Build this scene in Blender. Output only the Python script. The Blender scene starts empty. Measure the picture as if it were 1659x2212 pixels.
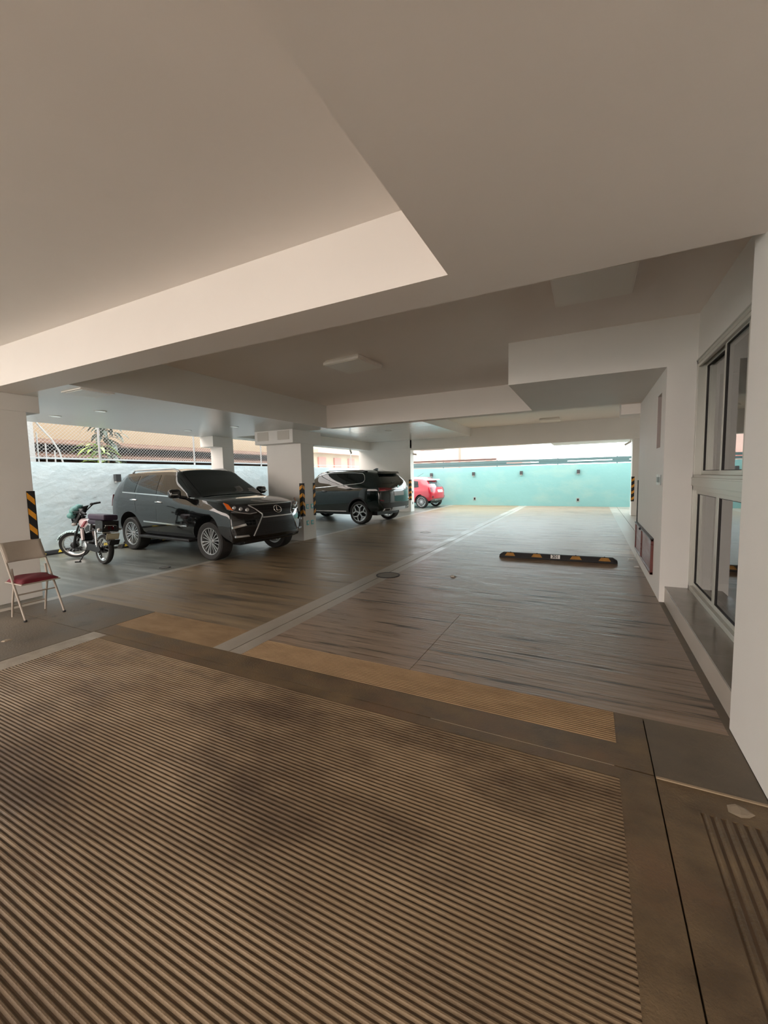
import bpy, bmesh, math, random
from mathutils import Vector, Matrix
random.seed(7)
C = bpy.context.scene.collection
PI = math.pi

# ------------------------------------------------------------------ camera
cam_d = bpy.data.cameras.new('camera')
cam = bpy.data.objects.new('camera', cam_d); C.objects.link(cam)
rt = Vector((0.8938, 0.4479, -0.0210)); up = Vector((-0.0189, 0.0845, 0.9962)); fw = Vector((-0.4480, 0.8901, -0.0848))
fw.normalize(); rt = (rt - fw*rt.dot(fw)).normalized(); up = rt.cross(fw)
m = Matrix((( rt.x, up.x, -fw.x, 0), (rt.y, up.y, -fw.y, 0), (rt.z, up.z, -fw.z, 1.65), (0,0,0,1)))
cam.matrix_world = m
cam_d.sensor_fit = 'HORIZONTAL'; cam_d.sensor_width = 36.0
cam_d.lens = 36.0*888.3/1659.0
cam_d.clip_start = 0.05; cam_d.clip_end = 300
bpy.context.scene.camera = cam

# ------------------------------------------------------------------ world / sky, exposure
SKY = 3.6
w = bpy.data.worlds.new('world'); bpy.context.scene.world = w; w.use_nodes = True
nt = w.node_tree; nt.nodes.clear()
wo = nt.nodes.new('ShaderNodeOutputWorld'); bg = nt.nodes.new('ShaderNodeBackground')
tc = nt.nodes.new('ShaderNodeTexCoord'); sp = nt.nodes.new('ShaderNodeSeparateXYZ')
mr = nt.nodes.new('ShaderNodeMapRange'); mr.inputs[1].default_value = -0.6; mr.inputs[2].default_value = 0.15
mr.clamp = True
cr = nt.nodes.new('ShaderNodeMix'); cr.data_type = 'RGBA'
cr.inputs[6].default_value = (1.22, 1.06, 0.95, 1)      # hazy warm daylight towards the street behind
cr.inputs[7].default_value = (0.95, 1.06, 1.09, 1)      # cool overcast over the yard
nt.links.new(tc.outputs['Generated'], sp.inputs[0]); nt.links.new(sp.outputs[1], mr.inputs[0])
nt.links.new(mr.outputs[0], cr.inputs[0]); nt.links.new(cr.outputs[2], bg.inputs[0])
bg.inputs[1].default_value = SKY
nt.links.new(bg.outputs[0], wo.inputs[0])
vs = bpy.context.scene.view_settings
bpy.context.scene.display_settings.display_device = 'sRGB'
vs.view_transform = 'Standard'; vs.look = 'None'; vs.gamma = 1; vs.use_curve_mapping = False
vs.exposure = 0.72
cy = bpy.context.scene.cycles
cy.use_denoising = True; cy.max_bounces = 10; cy.diffuse_bounces = 7; cy.glossy_bounces = 5; cy.transmission_bounces = 6
cy.transparent_max_bounces = 8; cy.sample_clamp_indirect = 8; cy.caustics_reflective = False; cy.caustics_refractive = False

# ------------------------------------------------------------------ materials
MATS = {}
def mat(name, col, rough=0.5, metal=0.0, coat=0.0, spec=None, emit=None):
    if name in MATS: return MATS[name]
    m = bpy.data.materials.new(name); m.use_nodes = True
    b = m.node_tree.nodes['Principled BSDF']
    b.inputs['Base Color'].default_value = (*col, 1); b.inputs['Roughness'].default_value = rough
    b.inputs['Metallic'].default_value = metal; b.inputs['Coat Weight'].default_value = coat
    b.inputs['Coat Roughness'].default_value = 0.03
    if spec is not None: b.inputs['Specular IOR Level'].default_value = spec
    MATS[name] = m; return m

def noisy(name, c1, c2, scale=(3, 3, 3), rough=(0.5, 0.7), bump=0.1, bscale=60, detail=6, coat=0.0, spec=0.5,
          lo=0.35, hi=0.65, c3=None, s3=(8, 8, 8), lo3=0.55, hi3=0.7, bdist=0.01):
    """two colours mixed by stretched noise, an optional third by another noise, and a fine bump"""
    if name in MATS: return MATS[name]
    m = bpy.data.materials.new(name); m.use_nodes = True; t = m.node_tree; N = t.nodes; L = t.links
    b = N['Principled BSDF']
    g = N.new('ShaderNodeNewGeometry')
    def ns(sc, det):
        mp = N.new('ShaderNodeMapping'); mp.inputs['Scale'].default_value = sc
        L.new(g.outputs['Position'], mp.inputs[0])
        n = N.new('ShaderNodeTexNoise'); n.inputs['Scale'].default_value = 1; n.inputs['Detail'].default_value = det
        n.inputs['Roughness'].default_value = 0.6
        L.new(mp.outputs[0], n.inputs['Vector']); return n
    def rng(n, a, c, d=0.0, e=1.0):
        r = N.new('ShaderNodeMapRange'); r.inputs[1].default_value = a; r.inputs[2].default_value = c
        r.inputs[3].default_value = d; r.inputs[4].default_value = e; r.clamp = True
        L.new(n.outputs['Fac'], r.inputs[0]); return r
    n1 = ns(scale, detail); r1 = rng(n1, lo, hi)
    mx = N.new('ShaderNodeMix'); mx.data_type = 'RGBA'
    mx.inputs[6].default_value = (*c1, 1); mx.inputs[7].default_value = (*c2, 1)
    L.new(r1.outputs[0], mx.inputs[0]); out = mx
    if c3 is not None:
        n3 = ns(s3, 5); r3 = rng(n3, lo3, hi3)
        m3 = N.new('ShaderNodeMix'); m3.data_type = 'RGBA'; m3.inputs[7].default_value = (*c3, 1)
        L.new(r3.outputs[0], m3.inputs[0]); L.new(out.outputs[2], m3.inputs[6]); out = m3
    L.new(out.outputs[2], b.inputs['Base Color'])
    rr = rng(n1, lo, hi, rough[0], rough[1]); L.new(rr.outputs[0], b.inputs['Roughness'])
    b.inputs['Coat Weight'].default_value = coat; b.inputs['Specular IOR Level'].default_value = spec
    if bump > 0:
        nb = ns(bscale if isinstance(bscale, tuple) else (bscale,)*3, 4)
        bp = N.new('ShaderNodeBump'); bp.inputs['Strength'].default_value = bump; bp.inputs['Distance'].default_value = bdist
        L.new(nb.outputs['Fac'], bp.inputs['Height']); L.new(bp.outputs[0], b.inputs['Normal'])
    MATS[name] = m; return m

M_paint = noisy('interior_paint', (0.77, 0.755, 0.725), (0.81, 0.795, 0.765), (0.8, 0.8, 0.8), (0.55, 0.65), 0.05, 90)
M_ceil = noisy('ceiling_paint', (0.84, 0.79, 0.745), (0.87, 0.82, 0.775), (0.7, 0.7, 0.7), (0.5, 0.6), 0.03, 90)
M_panel = noisy('ceiling_boards', (0.74, 0.75, 0.73), (0.77, 0.78, 0.76), (0.3, 1.5, 1), (0.28, 0.28), 0.0, 10, 2, lo=0.1, hi=0.9)
M_pvc = noisy('glossy_ceiling_boards', (0.78, 0.80, 0.80), (0.82, 0.84, 0.84), (0.3, 1.5, 1), (0.2, 0.2), 0.0, 10, 2, coat=0.3, lo=0.1, hi=0.9)
M_white_wall = noisy('yard_wall_white', (0.72, 0.89, 0.96), (0.80, 0.92, 0.97), (0.7, 0.7, 0.9), (0.7, 0.8), 0.6, (2.2, 2.2, 2.6), bdist=0.06)
M_aqua = noisy('yard_wall_aqua', (0.225, 0.48, 0.49), (0.245, 0.50, 0.505), (0.4, 0.4, 0.8), (0.7, 0.8), 0.3, 3,
               c3=(0.32, 0.53, 0.50), s3=(0.5, 0.5, 0.9), lo3=0.5, hi3=0.7, bdist=0.03)
M_ribtop = noisy('rib_top', (0.27, 0.192, 0.112), (0.185, 0.126, 0.069), (0.9, 1.5, 1), (0.5, 0.72), 0.25, 140,
                 c3=(0.088, 0.054, 0.028), s3=(0.8, 1.7, 1), lo3=0.46, hi3=0.64, lo=0.36, hi=0.62)
M_ribgap = noisy('rib_groove_dirt', (0.075, 0.046, 0.024), (0.105, 0.065, 0.036), (2, 3, 1), (0.8, 0.9), 0.2, 100)
M_border = noisy('smooth_border', (0.085, 0.055, 0.027), (0.175, 0.120, 0.064), (3.2, 4.2, 1), (0.4, 0.6), 0.4, 70,
                 c3=(0.165, 0.095, 0.05), s3=(1.2, 1.5, 1), lo3=0.5, hi3=0.7)
M_borderL = noisy('pale_border', (0.36, 0.32, 0.26), (0.24, 0.205, 0.16), (2.0, 3.0, 1), (0.3, 0.5), 0.2, 80)
M_orange = noisy('tan_rib_top', (0.34, 0.225, 0.12), (0.26, 0.17, 0.09), (3, 7, 1), (0.55, 0.7), 0.2, 100)
M_orangegap = noisy('tan_rib_gap', (0.14, 0.088, 0.045), (0.11, 0.07, 0.036), (2, 3, 1), (0.6, 0.8), 0.2, 100)
M_aisle = noisy('brushed_aisle', (0.17, 0.118, 0.078), (0.40, 0.30, 0.225), (1.3, 26, 1), (0.24, 0.52), 0.75, (1.6, 34, 1), 7,
                c3=(0.055, 0.037, 0.022), s3=(0.7, 13, 1), lo3=0.56, hi3=0.64, lo=0.32, hi=0.68, bdist=0.009)
M_aisleL = noisy('brushed_aisle_left', (0.19, 0.134, 0.076), (0.31, 0.23, 0.142), (0.7, 12, 1), (0.28, 0.5), 0.5, (1.0, 22, 1), 6,
                 c3=(0.085, 0.062, 0.04), s3=(0.5, 6, 1), lo3=0.54, hi3=0.68, bdist=0.006)
M_bay = noisy('bay_floor', (0.13, 0.128, 0.106), (0.19, 0.19, 0.165), (0.5, 9, 1), (0.28, 0.42), 0.15, (0.8, 16, 1), 4, bdist=0.003,
              c3=(0.10, 0.092, 0.07), s3=(0.5, 1.6, 1), lo3=0.5, hi3=0.7)
M_strip = noisy('trowelled_strip', (0.30, 0.265, 0.22), (0.42, 0.385, 0.335), (2, 1, 1), (0.3, 0.45), 0.1, 40)
M_grey = noisy('concrete_patch', (0.095, 0.076, 0.054), (0.165, 0.132, 0.094), (1.4, 1.8, 1), (0.45, 0.65), 0.3, 50,
               c3=(0.06, 0.05, 0.038), s3=(2.5, 2.5, 1), lo3=0.58, hi3=0.72)
M_dark = mat('groove_dark', (0.045, 0.030, 0.017), 0.9)
M_ground = noisy('street_concrete', (0.55, 0.50, 0.45), (0.60, 0.55, 0.50), (0.3, 0.3, 1), (0.8, 0.9), 0.0, 10)
M_tile = noisy('ledge_tile', (0.30, 0.275, 0.245), (0.36, 0.33, 0.295), (3, 3, 3), (0.12, 0.2), 0.0, 10)
M_tilefront = noisy('ledge_tile_front', (0.42, 0.37, 0.32), (0.47, 0.42, 0.37), (3, 3, 3), (0.3, 0.4), 0.0, 10)
M_alu = mat('window_aluminium', (0.55, 0.55, 0.50), 0.4, 0.35)
M_aludark = mat('window_gasket', (0.02, 0.018, 0.018), 0.6)
M_black = mat('black_rubber', (0.012, 0.012, 0.013), 0.7)
M_tyre = noisy('tyre_rubber', (0.014, 0.014, 0.014), (0.022, 0.021, 0.02), (9, 9, 9), (0.7, 0.85), 0.1, 60)
M_amber = noisy('amber_reflective', (0.85, 0.38, 0.03), (0.75, 0.31, 0.02), (8, 8, 8), (0.45, 0.6), 0.0, 10)
M_ambdull = noisy('amber_dusty', (0.42, 0.21, 0.04), (0.33, 0.16, 0.03), (14, 14, 14), (0.6, 0.7), 0.1, 60)
M_yellow = mat('yellow_reflective', (0.75, 0.55, 0.05), 0.6)
M_steel = mat('galvanised_steel', (0.55, 0.55, 0.54), 0.4, 0.6)
M_whitemetal = mat('white_metal', (0.78, 0.76, 0.74), 0.4, 0.1)
M_chrome = mat('chrome', (0.75, 0.75, 0.75), 0.12, 1.0)
M_satin = mat('satin_silver', (0.55, 0.56, 0.57), 0.3, 0.9)
M_darkmetal = mat('dark_metal', (0.03, 0.03, 0.032), 0.4, 0.6)
M_blackpaint = mat('black_car_paint', (0.003, 0.0032, 0.0034), 0.12, 0.0, 1.0, 0.15)
M_greenblack = mat('green_black_car_paint', (0.003, 0.008, 0.007), 0.12, 0.0, 1.0, 0.15)
M_red = mat('red_car_paint', (0.50, 0.012, 0.035), 0.28, 0.0, 1.0)
M_tint = mat('tinted_glass', (0.004, 0.006, 0.006), 0.02, 0.0, 0.0, 0.6)
M_plastic = mat('black_plastic', (0.010, 0.010, 0.011), 0.45)
M_gloss = mat('gloss_black', (0.005, 0.005, 0.006), 0.1, 0.0, 0.6)
M_lens = mat('clear_lens', (0.62, 0.64, 0.66), 0.05, 0.55)
M_lamphouse = mat('lamp_housing', (0.06, 0.06, 0.065), 0.15, 0.5)
M_orangelens = mat('orange_lens', (0.85, 0.16, 0.02), 0.12)
M_redlens = mat('red_lens', (0.12, 0.003, 0.008), 0.08, 0.0, 0.5)
M_white = mat('white_plastic', (0.78, 0.78, 0.76), 0.4)
M_cyanfilm = mat('blue_protective_film', (0.10, 0.62, 0.72), 0.25)
M_beige = noisy('beige_chair_steel', (0.36, 0.31, 0.26), (0.40, 0.35, 0.295), (4, 4, 4), (0.4, 0.5), 0.0, 10)
M_cushion = noisy('red_cushion', (0.105, 0.003, 0.010), (0.145, 0.006, 0.015), (14, 14, 14), (0.8, 0.9), 0.35, 200)
M_wood = noisy('red_wood', (0.085, 0.018, 0.014), (0.14, 0.03, 0.022), (2, 2, 12), (0.25, 0.4), 0.05, 30)
M_woodpanel = noisy('red_wood_panel', (0.20, 0.085, 0.07), (0.25, 0.115, 0.095), (2, 2, 14), (0.3, 0.42), 0.05, 30)
M_tealslat = mat('teal_slat', (0.085, 0.155, 0.165), 0.5)
M_lampshell = mat('lamp_shell', (0.06, 0.065, 0.07), 0.4)
M_diff = mat('lamp_diffuser', (0.88, 0.86, 0.80), 0.35)
M_fixture = mat('fixture_frame', (0.86, 0.83, 0.78), 0.4)
M_downl = mat('downlight_white', (0.86, 0.88, 0.87), 0.35)
M_downlit = mat('downlight_lens', (0.86, 0.88, 0.87), 0.35)
M_downlit.node_tree.nodes['Principled BSDF'].inputs['Emission Color'].default_value = (0.85, 1.0, 0.95, 1)
M_downlit.node_tree.nodes['Principled BSDF'].inputs['Emission Strength'].default_value = 0.28
M_roof = noisy('brown_roof', (0.13, 0.078, 0.058), (0.17, 0.105, 0.078), (1, 2, 1), (0.6, 0.7), 0.0, 10)
M_cream = mat('cream_render', (0.27, 0.20, 0.13), 0.8)
M_pink = mat('pink_render', (0.55, 0.42, 0.39), 0.8)
M_pinkdark = mat('rust_detail', (0.55, 0.22, 0.19), 0.8)
M_fence = mat('painted_fence_metal', (0.34, 0.34, 0.34), 0.5)
M_leafd = noisy('leaf_dark', (0.018, 0.035, 0.022), (0.15, 0.18, 0.145), (9, 9, 9), (0.3, 0.5), 0.0, 10, lo=0.5, hi=0.62)
M_leafl = noisy('leaf_bright', (0.14, 0.24, 0.03), (0.26, 0.34, 0.09), (9, 9, 9), (0.3, 0.5), 0.0, 10)
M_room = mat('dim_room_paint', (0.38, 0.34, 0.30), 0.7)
# clear window glass
gm = bpy.data.materials.new('window_glass'); gm.use_nodes = True; MATS['window_glass'] = gm
b = gm.node_tree.nodes['Principled BSDF']; b.inputs['Base Color'].default_value = (0.9, 0.93, 0.92, 1)
b.inputs['Roughness'].default_value = 0.0; b.inputs['Transmission Weight'].default_value = 1.0; b.inputs['IOR'].default_value = 1.5
M_glass = gm

# ------------------------------------------------------------------ mesh helpers
class MB:
    def __init__(s): s.v = []; s.f = []; s.m = []; s.xf = None
    def pt(s, p):
        p = Vector(p)
        if s.xf is not None: p = s.xf @ p
        s.v.append(p); return len(s.v)-1
    def face(s, ids, mi=0): s.f.append(list(ids)); s.m.append(mi)
    def box(s, x0, x1, y0, y1, z0, z1, mi=0):
        i = [s.pt((x, y, z)) for x in (x0, x1) for y in (y0, y1) for z in (z0, z1)]
        for q in ((0,1,3,2), (4,6,7,5), (0,4,5,1), (2,3,7,6), (0,2,6,4), (1,5,7,3)): s.face([i[k] for k in q], mi)
        return s
    def obox(s, c, ax, ay, az, mi=0):
        """oriented box: centre and three half-axis vectors"""
        c, ax, ay, az = map(Vector, (c, ax, ay, az))
        i = [s.pt(c + a*ax + bb*ay + d*az) for a in (-1, 1) for bb in (-1, 1) for d in (-1, 1)]
        for q in ((0,1,3,2), (4,6,7,5), (0,4,5,1), (2,3,7,6), (0,2,6,4), (1,5,7,3)): s.face([i[k] for k in q], mi)
        return s
    def tube(s, pts, r, n=8, caps=True, closed=False, mi=0):
        pts = [Vector(p) for p in pts]; K = len(pts); rings = []
        rr = r if isinstance(r, (list, tuple)) else [r]*K
        prev = None
        for k in range(K):
            if closed: d = pts[(k+1) % K] - pts[k-1]
            else: d = pts[min(k+1, K-1)] - pts[max(k-1, 0)]
            d = d.normalized() if d.length > 1e-9 else Vector((0, 0, 1))
            if prev is None:
                a = Vector((0, 0, 1)) if abs(d.z) < 0.9 else Vector((1, 0, 0))
                u = d.cross(a).normalized()
            else:
                u = (prev - d*prev.dot(d))
                u = u.normalized() if u.length > 1e-6 else d.orthogonal().normalized()
            prev = u; vv = d.cross(u)
            rings.append([s.pt(pts[k] + rr[k]*(math.cos(2*PI*j/n)*u + math.sin(2*PI*j/n)*vv)) for j in range(n)])
        for k in range(K if closed else K-1):
            a, bb = rings[k], rings[(k+1) % K]
            for j in range(n): s.face((a[j], a[(j+1) % n], bb[(j+1) % n], bb[j]), mi)
        if caps and not closed:
            s.face(rings[0][::-1], mi); s.face(rings[-1], mi)
        return s
    def lathe(s, prof, c=(0, 0, 0), axis='y', n=32, mi=0, closed=False):
        """prof: (radius, offset along axis)"""
        c = Vector(c); rings = []
        for (r, a) in prof:
            ring = []
            for j in range(n):
                t = 2*PI*j/n; p, q = r*math.cos(t), r*math.sin(t)
                v = Vector((p, a, q)) if axis == 'y' else Vector((p, q, a)) if axis == 'z' else Vector((a, p, q))
                ring.append(s.pt(c + v))
            rings.append(ring)
        K = len(rings)
        for k in range(K if closed else K-1):
            a, bb = rings[k], rings[(k+1) % K]
            for j in range(n): s.face((a[j], a[(j+1) % n], bb[(j+1) % n], bb[j]), mi)
        if not closed:
            s.face(rings[0][::-1], mi); s.face(rings[-1], mi)
        return s
    def sphere(s, c, r, nu=14, nv=8, mi=0):
        c = Vector(c); rx, ry, rz = r if isinstance(r, (tuple, list)) else (r, r, r); rows = []
        for i in range(1, nv):
            a = PI*i/nv
            rows.append([s.pt(c + Vector((rx*math.sin(a)*math.cos(2*PI*j/nu), ry*math.sin(a)*math.sin(2*PI*j/nu), rz*math.cos(a)))) for j in range(nu)])
        t = s.pt(c + Vector((0, 0, rz))); bo = s.pt(c - Vector((0, 0, rz)))
        for j in range(nu):
            s.face((t, rows[0][j], rows[0][(j+1) % nu]), mi); s.face((bo, rows[-1][(j+1) % nu], rows[-1][j]), mi)
        for i in range(len(rows)-1):
            for j in range(nu): s.face((rows[i][j], rows[i+1][j], rows[i+1][(j+1) % nu], rows[i][(j+1) % nu]), mi)
        return s
    def prism(s, poly, fn0, fn1, mi=0):
        """poly of 2-D points lifted by two functions to the two ends"""
        a = [s.pt(fn0(*p)) for p in poly]; bb = [s.pt(fn1(*p)) for p in poly]; n = len(poly)
        for j in range(n): s.face((a[j], a[(j+1) % n], bb[(j+1) % n], bb[j]), mi)
        s.face(a[::-1], mi); s.face(bb, mi); return s
    def ruled(s, A, B, fn, th=0.006, nu=12, nv=4, mi=0, thv=None):
        """solid skin between two 2-D polylines, mapped to 3-D by fn(p, q, offset)"""
        def res(P, t):
            L = [0]
            for i in range(1, len(P)): L.append(L[-1] + math.hypot(P[i][0]-P[i-1][0], P[i][1]-P[i-1][1]))
            d = t*L[-1]
            for i in range(1, len(P)):
                if d <= L[i] + 1e-9:
                    k = (d-L[i-1])/max(L[i]-L[i-1], 1e-9); return (P[i-1][0]+(P[i][0]-P[i-1][0])*k, P[i-1][1]+(P[i][1]-P[i-1][1])*k)
            return P[-1]
        def g(off):
            rows = []
            for j in range(nv+1):
                row = []
                for i in range(nu+1):
                    a, bb = res(A, i/nu), res(B, i/nu); k = j/nv
                    row.append(s.pt(fn(a[0]+(bb[0]-a[0])*k, a[1]+(bb[1]-a[1])*k, off)))
                rows.append(row)
            return rows
        o, ii = g(th), g(-0.012)
        for j in range(nv):
            for i in range(nu):
                s.face((o[j][i], o[j][i+1], o[j+1][i+1], o[j+1][i]), mi); s.face((ii[j][i], ii[j+1][i], ii[j+1][i+1], ii[j][i+1]), mi)
        for i in range(nu):
            s.face((o[0][i+1], o[0][i], ii[0][i], ii[0][i+1]), mi); s.face((o[nv][i], o[nv][i+1], ii[nv][i+1], ii[nv][i]), mi)
        for j in range(nv):
            s.face((o[j][0], o[j+1][0], ii[j+1][0], ii[j][0]), mi); s.face((o[j+1][nu], o[j][nu], ii[j][nu], ii[j+1][nu]), mi)
        return s
    def build(s, name, mats, parent=None, smooth=None, bevel=0.0, weld=0.0):
        me = bpy.data.meshes.new(name)
        bm = bmesh.new()
        vs_ = [bm.verts.new(p) for p in s.v]
        for ids, mi in zip(s.f, s.m):
            ids2 = []
            for k in ids:
                if not ids2 or ids2[-1] != k: ids2.append(k)
            try:
                f = bm.faces.new([vs_[k] for k in ids2]); f.material_index = mi
            except ValueError: pass
        if weld > 0: bmesh.ops.remove_doubles(bm, verts=bm.verts, dist=weld)
        bmesh.ops.recalc_face_normals(bm, faces=bm.faces)
        bm.to_mesh(me); bm.free()
        if not isinstance(mats, (list, tuple)): mats = [mats]
        for q in mats: me.materials.append(q)
        if smooth is not None:
            for p in me.polygons: p.use_smooth = True
            me.set_sharp_from_angle(angle=math.radians(smooth))
        o = bpy.data.objects.new(name, me); C.objects.link(o)
        if parent is not None: o.parent = parent
        if bevel > 0:
            md = o.modifiers.new('bevel', 'BEVEL'); md.width = bevel; md.segments = 2; md.limit_method = 'ANGLE'; md.angle_limit = math.radians(40)
        return o

def tag(o, label=None, cat=None, group=None, kind=None):
    if label: o['label'] = label
    if cat: o['category'] = cat
    if group: o['group'] = group
    if kind: o['kind'] = kind
    return o
def thing(name, label, cat, loc=(0, 0, 0), rz=0, group=None, scale=1):
    o = bpy.data.objects.new(name, None); C.objects.link(o); o.location = loc; o.rotation_euler = (0, 0, rz)
    o.scale = (scale,)*3; o.empty_display_size = 0.1
    return tag(o, label, cat, group)
def dup(root, loc, rz=None, label=None, group=None):
    r = root.copy(); C.objects.link(r); r.location = loc
    if rz is not None: r.rotation_euler = (0, 0, rz)
    if label: r['label'] = label
    if group: r['group'] = group
    for ch in list(root.children):
        c = ch.copy(); C.objects.link(c); c.parent = r
        for g in list(ch.children):
            d = g.copy(); C.objects.link(d); d.parent = c
    return r
def struct(name, mb, mats, label, cat, **kw):
    return tag(mb.build(name, mats, **kw), label, cat, None, 'structure')
def B(*a): return MB().box(*a)

# ------------------------------------------------------------------ floor
ZL, ZC = 2.92, 3.48
struct('ground', B(-60, 60, -60, 60, -0.4, -0.3), M_ground, 'pale concrete ground outside around the garage', 'ground')
struct('floor', B(-11.7, 2.6, -6, 22.7, -0.30, -0.02), M_dark, 'dark bed under the jointed concrete garage floor', 'floor')
def slab(x0, x1, y0, y1, m_, label, top=0.0):
    return struct('floor_slab', B(x0, x1, y0, y1, -0.02, top), m_, label, 'floor')
PITCH = 0.0235
def ribs(name, x0, x1, y0, y1, mats, label, nx=40, along='x', p=PITCH, depth=0.0038):
    mb = MB(); n = int(round((y1-y0)/p)); p = (y1-y0)/n; prof = []
    for k in range(n):
        y = y0 + k*p
        prof += [(y, -depth), (y+0.2*p, -depth), (y+0.38*p, -0.001), (y+0.5*p, 0.0015), (y+0.72*p, 0.0015), (y+0.84*p, -0.001)]
    prof.append((y1, -depth)); rows = []
    for i in range(nx+1):
        x = x0 + (x1-x0)*i/nx
        rows.append([mb.pt((x, y, z) if along == 'x' else (y, x, z)) for y, z in prof])
    for i in range(nx):
        for j in range(len(prof)-1):
            gap = (j % 6) in (0, 5)
            mb.face((rows[i][j], rows[i+1][j], rows[i+1][j+1], rows[i][j+1]), 1 if gap else 0)
    return struct(name, mb, mats, label, 'floor')
ribs('floor_ribs', -4.68, 0.17, -1.2, 2.43, [M_ribtop, M_ribgap], 'wide ribbed brown concrete panel filling the foreground')
slab(-4.68, 0.17, -6, -1.2, M_ribtop, 'plain concrete behind the ribbed panel')
slab(-4.922, -4.68, -6, 2.522, M_borderL, 'pale smooth border left of the ribbed panel')
slab(0.17, 0.339, -6, 2.522, M_border, 'smooth brown border right of the ribbed panel')
slab(-4.68, 0.17, 2.43, 2.525, M_border, 'narrow dark border at the far edge of the ribbed panel')
slab(-4.922, 0.339, 2.533, 2.755, M_border, 'smooth dark band beyond the cross joint')
ribs('floor_ribs', -2.94, 0.17, 2.755, 3.12, [M_orange, M_orangegap], 'tan ribbed strip across the aisle beyond the joint', 20)
slab(0.17, 0.339, 2.755, 3.12, M_border, 'smooth corner piece right of the tan ribbed strip')
slab(-4.922, -3.32, 2.755, 3.25, M_orange, 'reddish concrete patch left of the drain strip')
slab(-3.32, -3.106, 2.755, 22.4, M_strip, 'left half of the pale drain strip along the aisle')
slab(-3.094, -2.94, 2.755, 22.4, M_strip, 'right half of the pale drain strip along the aisle')
slab(-2.94, -1.36, 3.12, 4.66, M_aisle, 'brushed concrete bay of the aisle left of the fine joint')
slab(-1.355, 0.80, 3.12, 4.66, M_aisle, 'brushed concrete bay of the aisle right of the fine joint')
slab(-2.94, 0.80, 4.666, 7.45, M_aisle, 'streaky brushed concrete of the aisle before the parking stop')
slab(-2.94, 0.80, 7.457, 22.4, M_aisle, 'streaky brushed concrete of the aisle under and beyond the parking stop')
slab(-6.85, -3.32, 3.25, 22.4, M_aisleL, 'brown brushed concrete between the drain strip and the bays')
slab(-7.0, -6.85, -6, 22.4, M_strip, 'pale edge strip along the parking bays')
slab(-11.6, -7.0, -6, 22.4, M_bay, 'grey smooth concrete of the parking bays')
slab(-6.85, -4.934, -6, 2.494, M_grey, 'worn grey concrete in front of the chair')
slab(-6.85, -4.934, 2.506, 3.25, M_grey, 'grey concrete strip beside the near column')
slab(0.346, 0.505, -6, 2.51, M_border, 'smooth strip between the long joint and the coarse ribs')
slab(0.505, 0.82, 2.335, 2.51, M_border, 'smooth end piece above the coarse ribs')
ribs('floor_ribs', -1.5, 2.335, 0.505, 0.925, [M_border, M_ribgap], 'coarse grooved strip along the right wall', 8, 'y', 0.042, 0.006)
slab(0.505, 0.925, -6, -1.5, M_border, 'smooth strip behind the coarse ribs')
slab(0.346, 0.83, 2.522, 3.12, M_grey, 'stained concrete patch at the foot of the right wall')
slab(0.82, 0.95, 2.335, 3.21, M_grey, 'wedge of concrete at the wall foot')
slab(0.80, 1.16, 3.12, 6.2, M_grey, 'dark strip of concrete at the foot of the window ledge')
slab(0.80, 1.12, 9.0, 22.4, M_strip, 'pale edge strip on the right of the far aisle')
slab(1.132, 2.5, 9.0, 22.4, M_strip, 'pale apron by the far right pier')

# ------------------------------------------------------------------ ceiling, beams
struct('ceiling', B(-10.2, 2.6, -6, 3.03, 3.40, 3.7), M_ceil, 'smooth ceiling slab over the near bay', 'ceiling')
struct('ceiling', B(-6.03, 2.6, 3.03, 8.85, ZC, 3.7), M_ceil, 'shadowed ceiling slab of the middle bay', 'ceiling')
struct('ceiling_soffit', B(-0.836, 2.6, -6, 2.634, ZL, 3.40), M_ceil, 'wide lowered soffit over the right of the near bay', 'ceiling')
struct('ceiling_beam', B(-10.2, 2.6, 2.634, 3.03, ZL, 3.40), M_ceil, 'near cross beam with its lit face to the camera', 'beam')
struct('ceiling_soffit', B(-10.2, -6.03, 3.03, 9.06, ZL, 3.7), M_panel, 'low ceiling over the parked car and motorcycle', 'ceiling')
struct('ceiling_beam', B(-6.03, 2.6, 8.85, 9.12, ZL, 3.7), M_ceil, 'middle cross beam over the aisle', 'beam')
struct('ceiling_beam', B(-1.067, 1.3, 6.11, 8.85, 2.905, ZC), M_paint, 'boxed duct drop above the right wall', 'beam')
mb = MB(); mb.box(-10.2, -4.65, 9.06, 17.7, 3.32, 3.9)
struct('ceiling_soffit', mb, M_pvc, 'glossy white board ceiling over the second parking bay', 'ceiling')
struct('ceiling', B(-4.65, 2.6, 9.12, 17.7, 3.66, 3.9), M_ceil, 'pale ceiling slab of the far bay', 'ceiling')
struct('ceiling_beam', B(0.49, 1.3, 9.12, 9.7, 2.73, 3.66), M_ceil, 'small boxed drop behind the middle beam', 'beam')
struct('ceiling_beam', B(-10.2, -9.62, 9.06, 17.7, 2.95, 3.4), M_paint, 'edge beam along the open side of the second bay', 'beam')
struct('ceiling_beam', B(-7.5, 2.6, 17.7, 18.1, 2.86, 3.9), M_paint, 'far cross beam in front of the end wall', 'beam')
struct('ceiling_beam', B(-10.3, -7.42, 17.7, 18.2, 2.95, 3.9), M_paint, 'beam head over the far wall pier', 'beam')
struct('ceiling_soffit', B(-1.5, 2.6, 18.1, 20.0, 2.88, 3.2), M_paint, 'short eave slab beyond the far beam', 'ceiling')
struct('ceiling_soffit', B(-7.4, -6.1, 18.1, 18.9, 2.88, 3.2), M_paint, 'small eave slab beyond the far pier', 'ceiling')
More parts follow.
